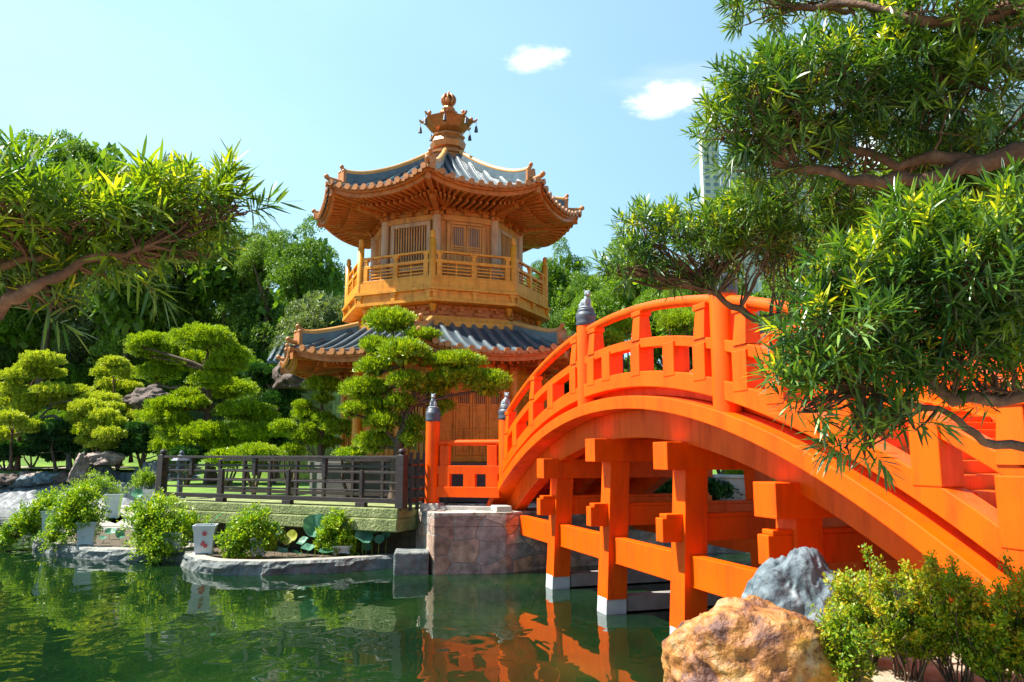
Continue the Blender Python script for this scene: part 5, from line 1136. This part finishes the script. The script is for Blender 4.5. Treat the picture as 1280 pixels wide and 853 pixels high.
blobs_L = [(5, 262, 80, 50, 2.4, .2), (80, 282, 80, 42, 2.5, .22), (150, 280, 72, 40, 2.55, .2), (212, 262, 58, 40, 2.6, .16), (256, 262, 36, 36, 2.6, .12), (125, 305, 60, 24, 2.6, .14), (205, 305, 48, 24, 2.6, .12), (20, 305, 60, 28, 2.6, .15), (292, 258, 24, 22, 2.62, .09), (245, 318, 30, 18, 2.65, .08), (60, 384, 36, 16, 2.6, .07), (20, 345, 50, 22, 2.65, .1), (110, 345, 44, 16, 2.6, .09), (170, 330, 40, 16, 2.6, .08), (-50, 300, 60, 60, 2.5, .2)]
pod_tree('podocarpus_tree', 'podocarpus branch with long drooping leaves reaching in from the left edge', LB, ll, blobs_L, .105, .0098, 300, (.4, 0, .1), tw=.09, nl=15, slen=.09, twig=.0024, m='podl', sec=2.2)
# ---------------------------------------------------------------- bushes on the near bank
def hedge(x, y, rx, top, n, label, seed):
    base = Vector((x, y, GY-.02)); t = empty('garden_bush', base, label, 'bush', 'leafy bushes beside the bridge foot'); mb = MB(); parts = []
    for q in range(20):
        a = rng.uniform(0, 6.28); r_ = rng.uniform(0, .25)*rx; tip = Vector((math.cos(a)*rx*rng.uniform(.2, 1), math.sin(a)*rx*.8*rng.uniform(.2, 1), (top-GY)*rng.uniform(.55, 1.0)))
        pts = limb(mb, (math.cos(a)*r_, math.sin(a)*r_, 0), tip, .007, .003, .14, 6, 5)
        for z in range(6):
            f = rng.uniform(.22, 1); k = min(5, int(f*6)); p0 = pts[k].lerp(pts[k+1], f*6-k)
            e = rdir(1)[0]; e[2] = abs(e[2])*.9+.2; p1 = p0+Vector(e)*rng.uniform(.07, .17)
            limb(mb, p0, p1, .004, .002, .05, 2, 4)
            m_ = int(n/120); tt = rng.uniform(0, 1.1, m_); P = np.array(p0)+(np.array(p1)-np.array(p0))*tt[:, None]+rng.normal(0, .018, (m_, 3))
            parts.append(rhomb(P, unit(rdir(m_)+np.array([0, 0, .4])+np.array(e)*.5), rng.uniform(.6, 1.2, m_)*.034, .017))
    V, F_ = merge(parts); link('foliage', raw_mesh('foliage', V, F_), M['hedge'], t); mb.build('stems', M['bark'], t)
for i, (px, Y, rx, yt, lb) in enumerate([(1075, 6.3, .36, 722, 'leafy bush touching the right side of the orange boulder'), (1125, 5.9, .38, 702, 'tallest yellow green bush in front of the bridge beams'), (1185, 5.8, .38, 712, 'yellow green bush in the middle of the near bank row'), (1240, 5.6, .38, 728, 'bush with reddish tips second from the right edge'), (1300, 5.5, .4, 722, 'bush with reddish tips at the right edge'), (1055, 5.6, .2, 770, 'low sprig bush hugging the boulder base')]):
    top = at(px, yt, Y); hedge(top.x, Y, rx*1.15, top.z+.03, 12500 if rx > .3 else 6000, lb, i)
# ---------------------------------------------------------------- far towers
def tower(px0, px1, ytop, Y, dp, cols, rows, fl, label):
    a = at(px0, ytop, Y); b = at(px1, ytop, Y); t = empty('apartment_tower', ((a.x+b.x)/2, Y, 0), label, 'building'); L = Vector(t.location); H = a.z
    mb = MB(); mb.box(((a.x+b.x)/2, Y+dp/2, H/2), (b.x-a.x, dp, H)); mb.build('walls', M['tower'], t, local=L)
    mb = MB(); mb.box(((a.x+b.x)/2, Y+dp/2, H+.6), (b.x-a.x+.6, dp+.6, 1.2)); mb.box(((a.x*.6+b.x*.4), Y+dp/2, H+2.6), ((b.x-a.x)*.4, dp*.5, 2.8)); mb.build('roof_parapet', M['tower'], t, local=L)
    cw = (b.x-a.x)/cols; proto = None
    for i in range(cols):
        if cols > 4 and i % 3 == 1:
            mb = MB(); mb.box((a.x+cw*(i+.5), Y-.7, H/2), (cw*.9, 1.4, H-.5)); mb.build('bay', M['tower'], t, local=L); off = -1.4
        else: off = 0
        for j in range(rows):
            if proto is None:
                mb = MB(); mb.frame((-.9, -.12, -.8), (1.8, 0, 0), (0, .1, 0), (0, 0, 1.6)); proto = mb.mesh('window'); proto.materials.append(M['towerwin']); mb = MB(); mb.frame((-1.15, -.55, -1.15), (2.3, 0, 0), (0, .55, 0), (0, 0, .22)); led = mb.mesh('ledge'); led.materials.append(M['tower'])
            o = bpy.data.objects.new('window', proto); COL.objects.link(o); o.parent = t; o.location = (a.x+cw*(i+.5)-L.x, off, H-2.2-j*fl); o.scale.x = cw/3.2
            o2 = bpy.data.objects.new('ledge', led); COL.objects.link(o2); o2.parent = o
tower(877, 898, 172, 300, 5, 2, 13, 3.05, 'narrow white high rise left of the podocarpus pad')
tower(900, 948, 212, 330, 6, 5, 10, 3.05, 'second white apartment block stepping down beside the narrow high rise')
tower(946, 1090, 222, 360, 18, 9, 9, 3.05, 'wide white apartment block seen between the podocarpus pads')
tower(1095, 1290, 120, 300, 18, 9, 11, 3.05, 'white apartment block behind the right podocarpus trunk')
# small tiled hall behind the pavilion on the left
hp = at(357, 420, 44); hl_ = empty('tiled_hall', (hp.x, 45.5, 1.5), 'small grey tiled hall half hidden left of the lower pavilion roof', 'building'); HL = Vector(hl_.location); zt = hp.z
mb = MB(); mb.box((hp.x+1.2, 45.5, (zt-1.2+1.5)/2), (3.2, 2.4, zt-1.2-1.5)); mb.build('walls', M['greenslab'], hl_, local=HL)
mb = MB(); x0, x1 = hp.x-.9, hp.x+3.4
mb.add([(x0, 43.6, zt-1.5), (x1, 43.6, zt-1.5), (x1, 45.5, zt), (x0, 45.5, zt), (x0, 47.4, zt-1.5), (x1, 47.4, zt-1.5), (x0, 43.6, zt-1.65), (x1, 43.6, zt-1.65), (x0, 47.4, zt-1.65), (x1, 47.4, zt-1.65)], [(0,1,2,3), (3,2,5,4), (6,7,1,0), (0,3,4,8,6), (1,7,9,5,2), (7,6,8,9), (4,5,9,8)])
for i in range(12): x = x0+.2+i*.36; mb.tube([(x, 43.55, zt-1.46), (x, 45.5, zt+.04)], .08, 6)
mb.tube([(x0-.1, 45.5, zt+.1), (x1+.1, 45.5, zt+.1)], .14, 8); mb.build('roof', M['tile'], hl_, local=HL)
# planter and shrub on the far bank, seen through the bridge bents
q = at(920, 610, 24.6); pp = empty('stone_planter', (q.x, q.y, 1.45), 'pale stone planter on the far bank seen under the bridge arch', 'planter')
mb = MB(); mb.box((0, 0, .35), (1.5, .8, .75)); mb.build('box', M['coping'], pp, .03); mb = MB(); mb.box((0, 0, .76), (1.65, .95, .10)); mb.build('rim', M['coping'], pp, .02)
ball(926, 592, 40, 18, 24.7, 'small light shrub growing in the stone planter under the arch', m='bush', L=.06)
mb = MB(); mb.prism([(-2.3, 22.9), (4.6, 23.3), (12, 23.0), (25, 25.0), (25, 25.5), (-2.3, 24.1)], -.9, 1.46); o = mb.build('bank_wall', M['quay'], None); tag(o, 'rubble retaining wall along the far bank behind the bridge columns', 'wall')

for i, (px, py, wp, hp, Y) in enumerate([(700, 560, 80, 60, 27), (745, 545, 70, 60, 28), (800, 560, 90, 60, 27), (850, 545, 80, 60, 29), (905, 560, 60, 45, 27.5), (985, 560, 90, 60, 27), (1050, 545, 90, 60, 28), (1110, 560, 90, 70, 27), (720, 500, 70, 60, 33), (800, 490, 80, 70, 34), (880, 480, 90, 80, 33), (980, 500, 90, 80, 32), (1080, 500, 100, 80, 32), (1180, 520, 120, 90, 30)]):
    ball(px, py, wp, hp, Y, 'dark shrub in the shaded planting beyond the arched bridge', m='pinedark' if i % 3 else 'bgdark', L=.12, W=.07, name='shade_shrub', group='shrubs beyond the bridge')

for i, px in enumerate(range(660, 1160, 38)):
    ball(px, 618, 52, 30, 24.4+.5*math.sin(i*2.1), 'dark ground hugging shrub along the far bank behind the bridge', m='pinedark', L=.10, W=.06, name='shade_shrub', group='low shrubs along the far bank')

Y5 = [(10, 525, 40, 20), (38, 535, 34, 18), (0, 545, 40, 22), (28, 512, 30, 16), (-12, 530, 30, 20)]
cloud_tree('golden_bonsai', 'pale golden bonsai in front at the far left edge of the lawn', Y5, 44.8, [(14,585),(14,560),(16,535)], .12, 'yel', 'golden bonsai trees on the lawn', zb=2.0, L=.12, W=.05, dens=.8, bark='redbark')
Y6 = [(160, 512, 34, 18), (150, 525, 30, 16), (172, 522, 30, 16), (185, 532, 28, 14)]
cloud_tree('golden_bonsai', 'small golden bonsai at the foot of the brown boulder', Y6, 46.0, [(165,560),(165,540),(163,515)], .1, 'yel', 'golden bonsai trees on the lawn', zb=2.4, L=.12, W=.05, dens=.8, bark='redbark')
for l in [(345, 664, 6, 20.9, .8, .4, 'lotus leaf standing highest between the two island bushes'), (378, 676, 6, 20.8, .6, -.6, 'lotus leaf left of the large tilted leaf'), (404, 672, 5, 20.9, 1.0, .2, 'narrow lotus leaf right below the large tilted leaf'), (483, 668, 5, 20.5, .9, -.5, 'last lotus leaf beside the quay wall'), (448, 660, 6, 20.8, .9, .9, 'lotus leaf touching the right side of the dark bush')]: lotus(*l)

for i, (px, py, wp, hp, Y, m_) in enumerate([(8, 566, 50, 26, 47, 'pinedark'), (42, 556, 44, 24, 49, 'pine'), (100, 548, 50, 26, 50, 'pine'), (128, 572, 40, 20, 46, 'pinedark'), (75, 530, 60, 26, 54, 'bgmid'), (150, 545, 46, 26, 48, 'pine'), (215, 560, 50, 26, 43, 'pine'), (180, 525, 50, 26, 50, 'bgmid'), (235, 572, 44, 20, 36, 'pinedark'), (285, 575, 50, 20, 33, 'pine'), (345, 560, 46, 22, 38, 'pinedark'), (20, 500, 70, 30, 58, 'bgdusty'), (110, 478, 70, 34, 60, 'bgmid'), (160, 500, 60, 30, 56, 'bgmid'), (60, 470, 70, 34, 62, 'bgdusty'), (225, 480, 70, 40, 56, 'bgmid'), (300, 470, 70, 44, 54, 'bgmid'), (370, 455, 60, 40, 50, 'bgmid'), (395, 545, 40, 24, 33, 'pine')]):
    ball(px, py, wp, hp, Y, 'mounded garden shrub filling the slope between the cloud pruned trees', m=m_, L=.13, W=.07, name='garden_shrub', group='mounded shrubs on the garden slope')
